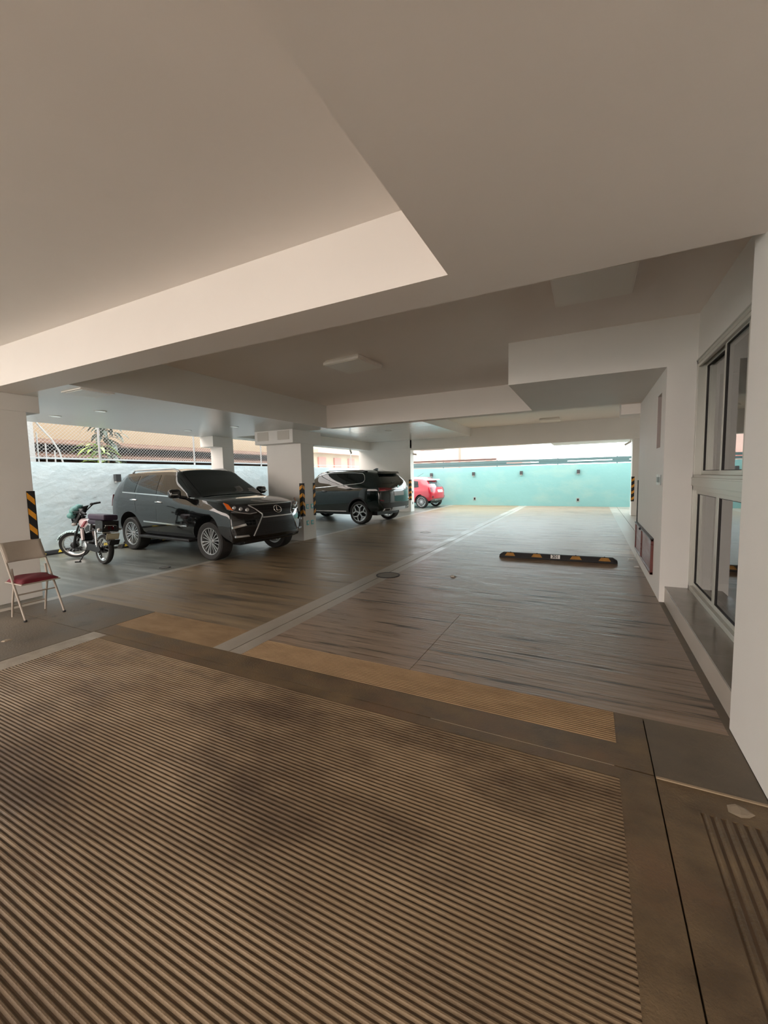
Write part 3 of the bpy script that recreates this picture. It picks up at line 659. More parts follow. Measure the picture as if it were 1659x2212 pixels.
# ------------------------------------------------------------------ dark green-black crossover, tail towards the aisle
def make_crossover():
    root = thing('car', 'dark crossover car with chrome window line showing its tail beside the middle column', 'car', (-8.767, 13.764, 0), math.radians(173.75), scale=1.07)
    H = (1.0, .37, 1.215, .93, 1.725, .69, 1.79); K = (1.0, .37, 1.13, .90, 1.15, .82, 1.21)
    keys = [(-2.45, .95, .44, 1.36, .88, 1.66, .62, 1.74), (-1.9, .985, .42, 1.37, .90, 1.71, .66, 1.775), (-1.0, 1.0, .38, 1.31, .92, 1.735, .70, 1.81), (-.2, 1.0, .37, 1.25, .93, 1.745, .70, 1.815), (.35, *H)]
    for x in (.63, .92): t = (x-.35)/.85; keys.append((x, *[H[i]+(K[i]-H[i])*t for i in range(7)]))
    keys += [(1.2, *K), (1.5, .99, .38, 1.08, .89, 1.10, .80, 1.16), (2.2, .96, .40, .98, .84, 1.01, .74, 1.04), (2.47, .92, .42, .88, .8, .91, .70, .93)]
    car = Car(keys, -2.45, 2.47, 1.0, [(1.4875, .455, .395), (-1.4875, .455, .395)], .35, .20, [(.4, 0), (.9, 0)],
              [(.40, -.08), (.52, -.01), (.72, 0), (.95, 0), (1.2, -.04), (1.32, -.09), (1.62, -.36), (1.76, -.46)], LF=.9, LR=1.15, r=.06)
    car.body('body', [M_greenblack, M_plastic], root)
    MB().box(-2.0, 2.0, -.66, .66, .28, .75).build('underbody', M_plastic, root)
    MB().ruled([(1.18, -.75), (1.21, 0), (1.18, .75)], [(.40, -.62), (.41, 0), (.40, .62)], car.top(), .008, 16, 10).build('windshield', M_tint, root, smooth=40)
    MB().ruled([(-.74, 1.335), (-.4, 1.32), (.4, 1.32), (.74, 1.335)], [(-.58, 1.60), (-.3, 1.62), (.3, 1.62), (.58, 1.60)], car.rear, .006, 16, 8).build('rear_window', M_tint, root, smooth=40)
    sp_ = MB().ruled([(-.59, 1.655), (.59, 1.655)], [(-.57, 1.725), (.57, 1.725)], car.rear, .10, 14, 3); sp_.build('roof_spoiler', M_gloss, root, smooth=40)
    for sg in (-1, 1):
        side_patch(car, sg, [(.98, 1.185), (-.16, 1.262)], [(.62, 1.48), (.46, 1.585), (.25, 1.655), (-.16, 1.685)], 'side_window', M_tint, root)
        side_patch(car, sg, [(-.23, 1.268), (-.93, 1.318)], [(-.23, 1.69), (-.90, 1.685)], 'side_window', M_tint, root)
        side_patch(car, sg, [(-.97, 1.322), (-1.60, 1.372), (-1.745, 1.44)], [(-.94, 1.685), (-1.4, 1.665), (-1.66, 1.60)], 'side_window', M_tint, root)
        loop = [(1.05, 1.155), (.4, 1.205), (-.2, 1.246), (-.85, 1.295), (-1.3, 1.33), (-1.62, 1.357), (-1.74, 1.40), (-1.80, 1.47), (-1.79, 1.52), (-1.72, 1.61), (-1.56, 1.675), (-1.2, 1.70), (-.75, 1.715), (-.2, 1.715), (.12, 1.69), (.40, 1.625), (.70, 1.45)]
        sf = car.side(sg); MB().tube([sf(x, z, .010) for x, z in loop], .0115, 8).build('window_trim', M_chrome, root, smooth=50)
        side_patch(car, sg, [(1.0, .385), (-.92, .40)], [(1.0, .405), (-.92, .42)], 'sill_trim', M_chrome, root, .012, 16, 1)
        for x0, x1, z0, z1 in ((1.0, 1.0, .5, 1.15), (-.195, -.195, .5, 1.69), (-.95, -1.05, .90, 1.31)):
            side_patch(car, sg, [(x0-.004, z0), (x1-.004, z1)], [(x0+.004, z0), (x1+.004, z1)], 'door_gap', M_gloss, root, .0015, 10, 1)
        for hx, hz in ((.0, 1.09), (-1.10, 1.165)):
            y = sg*(car.Y(hx, hz)+.03); MB().tube([(hx+.12, y-sg*.03, hz-.005), (hx+.08, y, hz), (hx-.08, y, hz), (hx-.12, y-sg*.03, hz-.005)], .017, 8).build('door_handle', M_gloss, root, smooth=50)
        mo = MB().sphere((.78, sg*1.09, 1.27), (.09, .12, .075), 14, 8).build('mirror', M_gloss, root, smooth=60)
        MB().tube([(.80, sg*.88, 1.19), (.79, sg*1.02, 1.23)], .03, 8).build('mirror_arm', M_gloss, mo, smooth=60)
        MB().tube([(-1.6, sg*.60, car.Z(-1.6, .60)+.0)] + [(x, sg*.61, car.Z(x, .61)+.03) for x in (-1.4, -.7, 0)] + [(.25, sg*.60, car.Z(.25, .60))], .014, 8).build('roof_rail', M_gloss, root, smooth=50)
        for ax in (1.4875, -1.4875):
            wheel(root, ax, sg*.86, .38, .28, .285, 'star', sg, rim_m=M_satin)
            ar = MB(); pr = [(.432, .385)]
            for k in range(20):
                a0, a1 = PI*k/20, PI*(k+1)/20
                P = []
                for a, r_ in ((a0, .43), (a1, .43), (a1, .475), (a0, .475)):
                    xx, zz = ax+(r_+.022)*math.cos(a), .395+(r_+.022)*math.sin(a); P.append((xx, zz))
                o4 = [ar.pt(sf(x, z, .008)) for x, z in P]; i4 = [ar.pt(sf(x, z, -.02)) for x, z in P]
                ar.face(o4)
                for q in range(4): ar.face((o4[q], o4[(q+1) % 4], i4[(q+1) % 4], i4[q]))
            ar.build('arch_cladding', M_plastic, root, smooth=40)
        R_ = lambda y, z, off=0.0, sg=sg: car.rear(sg*y, z, off)
        tl = MB().ruled([(.40, 1.13), (.70, 1.09), (.945, 1.085)], [(.40, 1.18), (.70, 1.20), (.935, 1.205)], R_, .016, 14, 4).build('tail_lamp', M_redlens, root, smooth=40)
        MB().ruled([(.72, 1.115), (.92, 1.11)], [(.72, 1.14), (.92, 1.135)], R_, .02, 8, 1).build('lamp_bar', mat('red_lamp_bar', (.5, .02, .03), .2), tl, smooth=40)
        MB().ruled([(.48, .425), (.80, .44)], [(.50, .525), (.78, .525)], R_, .03, 8, 2).build('exhaust_tip', M_satin, root, smooth=40)
        MB().ruled([(.545, .445), (.755, .455)], [(.56, .505), (.74, .505)], R_, .034, 8, 2).build('exhaust_opening', M_plastic, root, smooth=40)
        MB().ruled([(.80, .76), (.92, .78)], [(.80, .80), (.92, .82)], R_, .012, 6, 1).build('reflector', M_redlens, root, smooth=40)
    MB().ruled([(-.80, .53), (.80, .53)], [(-.88, .70), (.88, .70)], car.rear, .010, 20, 3).build('bumper_lower', M_plastic, root, smooth=40)
    MB().ruled([(-.46, .42), (.46, .42)], [(-.42, .54), (.42, .54)], car.rear, .028, 14, 2).build('skid_plate', M_satin, root, smooth=40)
    MB().ruled([(-.42, 1.145), (.42, 1.145)], [(-.42, 1.165), (.42, 1.165)], car.rear, .02, 14, 1).build('tail_trim', M_chrome, root, smooth=40)
    MB().ruled([(-.30, .92), (.30, .92)], [(-.30, 1.06), (.30, 1.06)], car.rear, .018, 8, 2).build('number_plate', mat('plate_film', (.62, .57, .60), .12), root, smooth=40)
    rd = MB(); p = car.rear(0, 1.225, .012); rd.lathe([(.001, -.012), (.04, -.010), (.044, 0)], p, 'x', 20); rd.build('badge', M_chrome, root, smooth=40)
    MB().tube([car.rear(.30, 1.36, .02), car.rear(.02, 1.40, .02)], .010, 6).build('rear_wiper', M_plastic, root)
    fn = MB(); fn.prism([(-1.62, 0), (-1.40, 0), (-1.56, .065), (-1.62, .065)], lambda x, z: (x, -.02, car.Z(x, 0)+z-.005), lambda x, z: (x, .02, car.Z(x, 0)+z-.005)); fn.build('antenna', M_gloss, root)
    return root
make_crossover()

# ------------------------------------------------------------------ small red hatchback
def make_hatchback():
    root = thing('car', 'small red hatchback half hidden behind the far white pier', 'car', (-8.93, 20.84, 0), math.radians(172), scale=1.09)
    H = (.81, .3, .89, .75, 1.37, .575, 1.475); K = (.80, .3, .87, .70, .90, .60, .96)
    keys = [(-1.77, .74, .34, .94, .70, 1.30, .50, 1.38), (-1.2, .80, .32, .93, .74, 1.36, .56, 1.46), (-.5, .81, .30, .91, .75, 1.385, .58, 1.49), (.1, *H)]
    for x in (.38, .66): t = (x-.1)/.85; keys.append((x, *[H[i]+(K[i]-H[i])*t for i in range(7)]))
    keys += [(.95, *K), (1.4, .77, .32, .80, .64, .83, .55, .86), (1.78, .68, .34, .68, .56, .70, .48, .72)]
    car = Car(keys, -1.77, 1.78, .81, [(1.15, .35, .30), (-1.15, .35, .30)], .30, .24, [(.3, 0), (.8, -.1)],
              [(.34, -.07), (.5, 0), (.65, 0), (.92, -.07), (1.3, -.38), (1.48, -.44)], LF=.7, LR=.95, r=.07)
    car.body('body', [M_red, M_plastic], root)
    MB().box(-1.5, 1.5, -.5, .5, .22, .6).build('underbody', M_plastic, root)
    MB().ruled([(.93, -.55), (.96, 0), (.93, .55)], [(.15, -.5), (.16, 0), (.15, .5)], car.top(), .008, 12, 8).build('windshield', M_tint, root, smooth=40)
    MB().ruled([(-.52, .99), (.52, .99)], [(-.46, 1.26), (.46, 1.26)], car.rear, .007, 12, 6).build('rear_window', mat('pale_reflecting_glass', (.10, .13, .14), .03, 0, .6), root, smooth=40)
    MB().ruled([(-.50, 1.31), (.50, 1.31)], [(-.47, 1.37), (.47, 1.37)], car.rear, .16, 12, 3).build('roof_spoiler', mat('white_spoiler', (.55, .56, .58), .3), root, smooth=40)
    MB().ruled([(-.24, .74), (.24, .74)], [(-.24, .86), (.24, .86)], car.rear, .018, 8, 2).build('number_plate', M_white, root, smooth=40)
    MB().ruled([(-.62, .35), (.62, .35)], [(-.58, .45), (.58, .45)], car.rear, .014, 14, 2).build('bumper_lower', mat('grey_diffuser', (.16, .16, .17), .4), root, smooth=40)
    for sg in (-1, 1):
        side_patch(car, sg, [(.62, .925), (-.42, .945)], [(.36, 1.15), (.2, 1.27), (-.42, 1.315)], 'side_window', M_tint, root)
        side_patch(car, sg, [(-.5, .95), (-1.02, 1.0)], [(-.5, 1.315), (-.92, 1.27)], 'side_window', M_tint, root)
        R_ = lambda y, z, off=0.0, sg=sg: car.rear(sg*y, z, off)
        MB().ruled([(.56, .78), (.66, .78)], [(.55, .98), (.63, .98)], R_, .012, 6, 4).build('tail_lamp', M_redlens, root, smooth=40)
        MB().ruled([(.56, .48), (.64, .49)], [(.56, .58), (.64, .57)], R_, .01, 6, 3).build('fog_lamp', M_redlens, root, smooth=40)
        for yy in (.30, .40):
            p = car.rear(sg*yy, .38, .0); MB().tube([p + Vector((.1, 0, 0)), p + Vector((-.035, 0, 0))], .036, 14).build('exhaust_tip', M_chrome, root, smooth=40)
        for ax in (1.15, -1.15): wheel(root, ax, sg*.70, .305, .205, .225, 'fine', sg, rim_m=M_satin)
    MB().tube([(-.5, 0, 1.48), (-.85, 0, 1.66)], .006, 6).build('antenna', M_plastic, root)
    return root
make_hatchback()
# ------------------------------------------------------------------ motorcycle
def make_motorcycle():
    root = thing('motorcycle', 'small motorcycle on its side stand between the folding chair and the black off-road car', 'motorcycle', (-9.434, 4.88, 0), PI)
    root.rotation_euler = (math.radians(4), 0, math.radians(175))
    R_, WBh, WF = .305, .60, .69
    def bike_wheel(c, xf, name, wd, rim_r, hubm):
        t = MB(); t.xf = xf; h = wd/2
        t.lathe([(rim_r, -h*.7), (R_-.02, -h), (R_-.004, -h*.55), (R_, 0), (R_-.004, h*.55), (R_-.02, h), (rim_r, h*.7)], c, 'y', 36, closed=True)
        o = t.build(name, M_tyre, root, smooth=50)
        r = MB(); r.xf = xf; r.lathe([(rim_r+.003, -h*.75), (rim_r-.018, -h*.6), (rim_r-.018, h*.6), (rim_r+.003, h*.75)], c, 'y', 36, closed=True); r.build('rim', M_chrome, o, smooth=40)
        s_ = MB(); s_.xf = xf
        for k in range(28):
            a = 2*PI*k/28; b2 = a + (.55 if k % 2 else -.55); sd = 1 if (k//2) % 2 else -1
            s_.tube([Vector(c)+Vector((.05*math.cos(b2), sd*.035, .05*math.sin(b2))), Vector(c)+Vector(((rim_r-.015)*math.cos(a), 0, (rim_r-.015)*math.sin(a)))], .0022, 4)
        s_.build('spokes', M_steel, o)
        hb = MB(); hb.xf = xf; hb.lathe([(.012, -.07), (.06, -.05), (.075, -.04), (.075, .04), (.06, .05), (.012, .07)], c, 'y', 20); hb.build('hub', hubm, o, smooth=40)
        return o
    # steering turned to the left about the inclined head axis
    ax = Vector((.45, 0, -.90)).normalized(); piv = Vector((.36, 0, .92))
    S = Matrix.Translation(piv) @ Matrix.Rotation(math.radians(-48), 4, ax) @ Matrix.Translation(-piv)
    zfix = (S @ Vector((WF, 0, R_))).z - R_
    S = Matrix.Translation((0, 0, -zfix)) @ S
    bike_wheel((WF, 0, R_), S, 'front_wheel', .075, .235, M_darkmetal)
    bike_wheel((-WBh, 0, R_), None, 'rear_wheel', .095, .235, M_darkmetal)
    for sd in (-1, 1):
        f = MB(); f.xf = S; f.tube([(WF-.005, sd*.085, R_-.03), (WF-.14, sd*.085, R_+.29)], .027, 10); f.tube([(WF-.14, sd*.085, R_+.29), (WF-.34, sd*.085, .92)], .019, 10)
        f.build('fork_leg', M_darkmetal, root, smooth=40)
    fd = MB(); fd.xf = S
    for k in range(12):
        a0, a1 = math.radians(25+9.5*k), math.radians(25+9.5*(k+1))
        q = []
        for a in (a0, a1):
            for y, r in ((-.06, .325), (-.03, .345), (.03, .345), (.06, .325)): q.append(fd.pt((WF+r*math.cos(a), y, R_+r*math.sin(a))))
        for j in range(3): fd.face((q[j], q[j+1], q[4+j+1], q[4+j]))
    fo = fd.build('front_fender', mat('teal_grey_fender', (.42, .56, .56), .2, .2), root, smooth=40)
    sm = fo.modifiers.new('thick', 'SOLIDIFY'); sm.thickness = .006
    hd = MB(); hd.xf = S; hd.sphere((.47, 0, .90), (.10, .10, .10), 16, 10); ho = hd.build('headlight', M_gloss, root, smooth=60)
    hl = MB(); hl.xf = S; hl.lathe([(.001, .03), (.06, .022), (.085, 0)], (.545, 0, .90), 'x', 20); hl.build('lens', M_lens, ho, smooth=40)
    fr = MB(); fr.xf = S
    rows = []
    for j in range(7):
        t = j/6; x = .60-.22*t**1.3; hw = .15-.05*t+.03*math.sin(PI*t); z = .80+.34*t
        rows.append([fr.pt((x-.16*(abs(k)/4)**2, hw*k/4, z)) for k in range(-4, 5)])
    for a, b_ in zip(rows[:-1], rows[1:]):
        for k in range(8): fr.face((a[k], a[k+1], b_[k+1], b_[k]))
    fa = fr.build('headlight_cowl', M_plastic, root, smooth=60); sm = fa.modifiers.new('thick', 'SOLIDIFY'); sm.thickness = .008
    cv = MB(); cv.xf = S; cv.sphere((.45, .0, 1.10), (.10, .15, .085), 14, 8); cv.sphere((.50, .09, 1.02), (.09, .10, .07), 12, 8); cv.sphere((.40, -.07, 1.14), (.08, .09, .06), 12, 8)
    cv.build('wrapped_cover', noisy('teal_bag', (.05, .16, .15), (.12, .30, .28), (12, 12, 12), (.4, .6), .6, 30), root, smooth=60)
    for sd in (-1, 1):
        tl = MB(); tl.xf = S; tl.tube([(.43, sd*.08, .86), (.44, sd*.21, .86)], .012, 8); tl.sphere((.45, sd*.23, .86), (.045, .035, .035), 12, 8); tl.build('turn_signal', mat('grey_signal', (.35, .33, .31), .3), root, smooth=50)
    hb = MB(); hb.xf = S; hb.tube([(.10, -.36, 1.10), (.20, -.27, 1.115), (.30, -.12, 1.03), (.31, 0, .985), (.30, .12, 1.03), (.20, .27, 1.115), (.10, .36, 1.10)], .013, 10)
    ho = hb.build('handlebar', M_darkmetal, root, smooth=50)
    for sd in (-1, 1):
        g = MB(); g.xf = S; g.tube([(.205, sd*.265, 1.115), (.10, sd*.365, 1.10)], .021, 12); g.sphere((.22, sd*.245, 1.118), (.04, .035, .03), 10, 6); g.build('grip', M_black, ho, smooth=50)
        l = MB(); l.xf = S; l.tube([(.25, sd*.24, 1.12), (.22, sd*.34, 1.115), (.17, sd*.40, 1.105)], .006, 6); l.build('lever', M_darkmetal, ho, smooth=50)
    ck = MB(); ck.xf = S; ck.lathe([(.001, .035), (.06, .03), (.065, -.02), (.05, -.04)], (.36, 0, 1.01), 'x', 18); ck.build('gauge', M_gloss, root, smooth=40)
    cb = MB(); cb.xf = S
    for sd, dz in ((-1, .05), (1, .08), (1, .03)): cb.tube([(.22, sd*.22, 1.11), (.42, sd*.17, 1.05+dz), (.45, sd*.08, .93), (.33, sd*.03, .82)], .006, 6)
    cb.build('cables', M_black, root, smooth=50)
    # frame, tank, seat
    fm = MB(); fm.tube([(.36, 0, .86), (.10, 0, .78), (-.25, 0, .70), (-.66, 0, .76)], .022, 10); fm.tube([(.37, 0, .82), (.30, 0, .50), (.22, 0, .32), (-.15, 0, .30), (-.25, 0, .70)], .02, 10)
    for sd in (-1, 1): fm.tube([(-.20, sd*.09, .34), (-WBh, sd*.09, R_)], .02, 8); fm.tube([(-.22, sd*.11, .66), (-.72, sd*.12, .74)], .014, 8)
    fm.build('frame', M_darkmetal, root, smooth=50)
    tk = MB(); prof = pchip([0, .12, .45, .8, 1], [.055, .11, .135, .10, .06]); zt = pchip([0, .2, .6, 1], [.83, .91, .90, .81]); zb_ = pchip([0, .5, 1], [.72, .69, .71]); rr_ = []
    for i in range(15):
        t = i/14; x = .34-.50*t; wv, a, c = prof(t), zt(t), zb_(t); ring = []
        for k in range(18):
            th = 2*PI*k/18; cs, sn = math.cos(th), math.sin(th)
            ring.append(tk.pt((x, wv*(abs(cs)**.7)*(1 if cs > 0 else -1), (a+c)/2 + (a-c)/2*(abs(sn)**.75)*(1 if sn > 0 else -1))))
        rr_.append(ring)
    for a, b_ in zip(rr_[:-1], rr_[1:]):
        for k in range(18):
            tk.face((a[k], a[(k+1) % 18], b_[(k+1) % 18], b_[k]), 0)
    tk.face(rr_[0]); tk.face(rr_[-1])
    to = tk.build('fuel_tank', mat('pale_pink_tank', (.56, .42, .42), .25, 0, .5), root, smooth=50)
    for sd in (-1, 1):
        d = MB(); d.prism([(.13, .72), (-.02, .86), (-.10, .87), (.02, .74)], lambda x, z: (x, sd*.10, z), lambda x, z: (x, sd*(.139 if x > 0 else .128), z)); d.build('tank_stripe', mat('tank_red', (.25, .02, .03), .3, 0, .5), to)
        sp_ = MB(); sp_.prism([(.02, .70), (-.16, .82), (-.26, .80), (-.22, .64), (-.06, .60)], lambda x, z: (x, sd*.07, z), lambda x, z: (x, sd*.115, z)); so = sp_.build('side_cover', M_satin, root, bevel=.008)
        s2 = MB(); s2.prism([(-.02, .70), (-.15, .785), (-.23, .77), (-.20, .66), (-.07, .63)], lambda x, z: (x, sd*.10, z), lambda x, z: (x, sd*.119, z)); s2.build('side_panel', M_plastic, so)
        s3 = MB(); s3.prism([(.20, .70), (.10, .68), (.06, .46), (.13, .44)], lambda x, z: (x, sd*.08, z), lambda x, z: (x, sd*.12, z)); s3.build('leg_shield', mat('cover_pink_white', (.55, .45, .44), .3, 0, .4), root, bevel=.006)
        sh = MB(); sh.tube([(-.50, sd*.125, .70), (-.56, sd*.125, .36)], .013, 8)
        for k in range(12): sh.lathe([(.032, k*.02), (.032, k*.02+.009)], (-.505-.0035*k*1.0, sd*.125, .65-.0*k) if False else (-.53, sd*.125, .40), 'z', 12) if False else None
        for k in range(11):
            t = k/10; sh.tube([(-.505-.045*t, sd*.125, .665-.255*t), (-.507-.045*t, sd*.125, .655-.255*t)], .030, 10)
        sh.build('shock_absorber', M_chrome, root, smooth=40)
        fp = MB(); fp.tube([(.02, sd*.10, .30), (.02, sd*.26, .30)], .014, 8); fp.build('foot_peg', M_black, root)
    se = MB(); se.box(-.70, -.12, -.125, .125, .80, .91); se.build('seat', noisy('purple_black_vinyl', (.018, .012, .022), (.035, .022, .045), (6, 6, 6), (.35, .5), .1, 40), root, bevel=.05)
    ru = MB(); ru.tube([(-.42, .13, .80), (-.70, .14, .82), (-.86, .10, .80), (-.86, -.10, .80), (-.70, -.14, .82), (-.42, -.13, .80)], .011, 8); ru.tube([(-.62, .13, .82), (-.64, .15, .66)], .009, 6); ru.tube([(-.62, -.13, .82), (-.64, -.15, .66)], .009, 6); ru.tube([(-.86, .1, .80), (-.80, .14, .66)], .009, 6); ru.tube([(-.86, -.1, .80), (-.80, -.14, .66)], .009, 6); ru.tube([(-.62, .15, .66), (-.84, .15, .66), (-.84, -.15, .66), (-.62, -.15, .66)], .009, 6)
    ru.build('luggage_rack', M_chrome, root, smooth=50)
    bx = MB(); bx.box(-.86, -.18, -.14, .14, .90, 1.02); cb2 = MB()
    for (a0, a1, a2, a3, a4, a5) in ((-.84, -.56, -.15, -.14, .68, .89), (-.84, -.56, .14, .15, .68, .89), (-.845, -.835, -.15, .15, .68, .76), (-.845, -.835, -.15, .15, .82, .89), (-.56, -.55, -.15, .15, .68, .89), (-.84, -.55, -.15, .15, .675, .685)): cb2.box(a0, a1, a2, a3, a4, a5)
    for k in range(5): cb2.box(-.846, -.834, -.15+.07*k, -.13+.07*k, .68, .89)
    cb2.build('rear_crate', M_plastic, root)
    bx.build('top_bag', noisy('purple_bag', (.03, .015, .035), (.05, .03, .06), (7, 7, 7), (.5, .6), .2, 60), root, bevel=.035)
    tlp = MB(); tlp.box(-.845, -.78, -.10, .10, .70, .78); tlp.build('tail_lamp', M_redlens, root, bevel=.012)
    for sd in (-1, 1):
        q = MB(); q.tube([(-.80, sd*.10, .72), (-.80, sd*.17, .72)], .01, 8); q.sphere((-.80, sd*.19, .72), (.04, .03, .03), 12, 8); q.build('turn_signal', mat('grey_signal', (.35, .33, .31), .3), root, smooth=50)
    rf = MB()
    for k in range(9):
        a0, a1 = math.radians(60+11*k), math.radians(60+11*(k+1)); q = []
        for a in (a0, a1):
            for y, r in ((-.075, .335), (-.05, .36), (.05, .36), (.075, .335)): q.append(rf.pt((-WBh+r*math.cos(a), y, R_+r*math.sin(a))))
        for j in range(3): rf.face((q[j], q[j+1], q[4+j+1], q[4+j]))
    ro = rf.build('rear_fender', M_plastic, root, smooth=40); sm = ro.modifiers.new('thick', 'SOLIDIFY'); sm.thickness = .006
    np_ = MB(); np_.obox((-.93, 0, .585), (.004, 0, .002), (0, .115, 0), (-.018, 0, .06)); no = np_.build('number_plate', mat('plate_cream', (.50, .45, .30), .5), root)
    MB().obox((-.936, 0, .588), (.003, 0, .001), (0, .095, 0), (-.012, 0, .04)).build('plate_face', mat('plate_face', (.62, .58, .42), .5), no)
    MB().box(-.93, -.80, -.03, .03, .56, .64).build('plate_bracket', M_plastic, root)
    fl = MB(); fl.obox((-.985, 0, .47), (.012, 0, .004), (0, .09, 0), (-.03, 0, .05)); fl.build('mud_flap', M_black, root)
    # engine
    en = MB(); en.box(-.16, .16, -.11, .11, .26, .44); en.lathe([(.09, -.14), (.105, -.12), (.105, .12), (.09, .14)], (-.02, 0, .34), 'y', 20)
    eo = en.build('engine', mat('engine_grey', (.12, .12, .12), .4, .6), root, bevel=.02)
    cy_ = MB()
    for k in range(7): cy_.obox((.13+.012*k, 0, .45+.028*k), (.075, 0, -.03), (0, .085, 0), (.004, 0, .007))
    cy_.obox((.17, 0, .55), (.05, 0, -.02), (0, .055, 0), (.05, 0, .11)); cy_.build('cylinder', M_darkmetal, eo)
    cv2 = MB(); cv2.lathe([(.001, .155), (.06, .15), (.085, .135), (.09, .10)], (-.05, 0, .34), 'y', 20); cv2.lathe([(.09, -.10), (.085, -.135), (.06, -.15), (.001, -.155)], (-.05, 0, .34), 'y', 20); cv2.build('crank_cover', M_satin, eo, smooth=40)
    ex = MB(); ex.tube([(.20, -.05, .52), (.30, -.08, .42), (.24, -.12, .28), (-.10, -.15, .24), (-.35, -.16, .28)], .02, 10); ex.tube([(-.35, -.16, .28), (-.85, -.17, .36)], [.035, .045], 14); ex.build('exhaust', M_chrome, root, smooth=50)
    cc = MB(); cc.prism([(-.10, .40), (-.10, .27), (-.62, .24), (-.70, .30), (-.62, .40)], lambda x, z: (x, .10, z), lambda x, z: (x, .13, z)); cc.build('chain_case', M_darkmetal, root, bevel=.01)
    ks = MB(); ks.tube([(-.06, .10, .27), (-.10, .20, .10), (-.12, .25, .035)], .012, 8); ks.tube([(-.12, .22, .028), (-.11, .33, .034)], .012, 8); ks.build('side_stand', M_black, root, smooth=40)
    return root
make_motorcycle()

# ------------------------------------------------------------------ folding chair with cushion
ch = thing('folding_chair', 'beige steel folding chair facing the aisle at the left edge', 'chair', (-6.30, 2.565, 0))
HW = .205
for sd in (-1, 1):
    MB().tube([(-.205, sd*HW, .935), (-.20, sd*HW, .90), (.03, sd*HW, .46), (.245, sd*HW, .035), (.25, sd*HW, .0)], .0125, 10).build('front_leg', M_beige, ch, smooth=50)
    MB().tube([(-.05, sd*(HW-.03), .62), (-.02, sd*(HW-.03), .44), (-.10, sd*(HW-.03), .2), (-.145, sd*(HW-.03), .0)], .0125, 10).build('rear_leg', M_beige, ch, smooth=50)
    MB().tube([(.25, sd*HW, .0), (.25, sd*HW, .022)], .018, 10).build('foot_cap', M_black, ch, smooth=50)
mb = MB(); rows = []
for j in range(9):
    t = j/8; z = .935-.235*t; x = -.205+.126*t
    rows.append([mb.pt((x-.028*(1-(k/6)**2)+.012, HW*k/6, z)) for k in range(-6, 7)])
for a, b_ in zip(rows[:-1], rows[1:]):
    for k in range(12): mb.face((a[k], a[k+1], b_[k+1], b_[k]))
o = mb.build('backrest', M_beige, ch, smooth=40); sm = o.modifiers.new('thick', 'SOLIDIFY'); sm.thickness = .012
B(-.19, .235, -.205, .205, .438, .452).build('seat', M_beige, ch, bevel=.006)
MB().tube([(.10, -HW, .31), (.10, HW, .31)], .009, 8).build('cross_bar', M_beige, ch, smooth=50)
MB().tube([(-.12, -HW+.03, .14), (-.12, HW-.03, .14)], .009, 8).build('cross_bar', M_beige, ch, smooth=50)
mb = MB(); rows = []
for i in range(15):
    u = i/7-1; row = []
    for j in range(15):
        v = j/7-1; q = max(0, (1-u**6))*max(0, (1-v**6)); row.append(mb.pt((.02+.195*u, .19*v, .458+.050*q**.5*(1-.25*u)+.006*math.sin(5*u+3*v))))
    rows.append(row)
bot = [[mb.pt((.02+.195*(i/7-1), .19*(j/7-1), .453)) for j in range(15)] for i in range(15)]
for i in range(14):
    for j in range(14):
        mb.face((rows[i][j], rows[i+1][j], rows[i+1][j+1], rows[i][j+1])); mb.face((bot[i][j], bot[i][j+1], bot[i+1][j+1], bot[i+1][j]))
for i in range(14):
    mb.face((rows[i][0], bot[i][0], bot[i+1][0], rows[i+1][0])); mb.face((rows[i][14], rows[i+1][14], bot[i+1][14], bot[i][14]))
    mb.face((rows[0][i], rows[0][i+1], bot[0][i+1], bot[0][i])); mb.face((rows[14][i], bot[14][i], bot[14][i+1], rows[14][i+1]))
cu = tag(mb.build('seat_cushion', M_cushion, None, smooth=60), 'dark red cushion lying on the beige folding chair', 'cushion'); cu.location = (-6.30, 2.565, 0)

# ------------------------------------------------------------------ parking stops
def wheel_stop(label, x0, x1, y, rz, group=None, num=False, am=None):
    L = (x1-x0)/2; t = thing('parking_stop', label, 'parking stop', ((x0+x1)/2, y, 0), rz, group); am = am or M_ambdull
    mb = MB(); P = [(-.075, 0), (-.075, .035), (-.045, .10), (.045, .10), (.075, .035), (.075, 0)]
    a = [mb.pt((-L, p, z)) for p, z in P]; a2 = [mb.pt((-L+.07, p*.86, z)) for p, z in P]; b_ = [mb.pt((L-.07, p*.86, z)) for p, z in P]; b2 = [mb.pt((L, p, z)) for p, z in P]
    mb = MB(); rings = []
    for x, k in ((-L, .5), (-L+.075, 1), (L-.075, 1), (L, .5)): rings.append([mb.pt((x, p, z if z < .01 else z*k)) for p, z in P])
    for r0, r1 in zip(rings[:-1], rings[1:]):
        for j in range(6): mb.face((r0[j], r0[(j+1) % 6], r1[(j+1) % 6], r1[j]))
    mb.face(rings[0]); mb.face(rings[-1]); mb.build('stop_body', M_black, t, bevel=.006)
    for fx in (-.80, -.32, .34, .80):
        c = fx*L if L < .95 else fx*L
        for s_ in (-1, 1):
            q = MB(); W0, W1 = .10, .06
            n_ = Vector((0, s_*.065, .03)).normalized()
            def pp(x, k): return Vector((x, s_*(.075-.03*k), .035+.065*k)) + n_*.002
            q.prism([(c-W0, .08), (c+W0, .08), (c+W1, .97), (c-W1, .97)], lambda x, k: pp(x, k) - n_*.006, lambda x, k: pp(x, k)); q.build('reflector', am, t)
        q = MB(); q.lathe([(.012, 0), (.012, .012), (.006, .016)], (c, 0, .097), 'z', 8); q.build('bolt', M_darkmetal, t)
    return t
st = wheel_stop('black rubber parking stop with four amber patches and a number on the aisle floor', -1.615, .46, 8.41, math.radians(1.8))
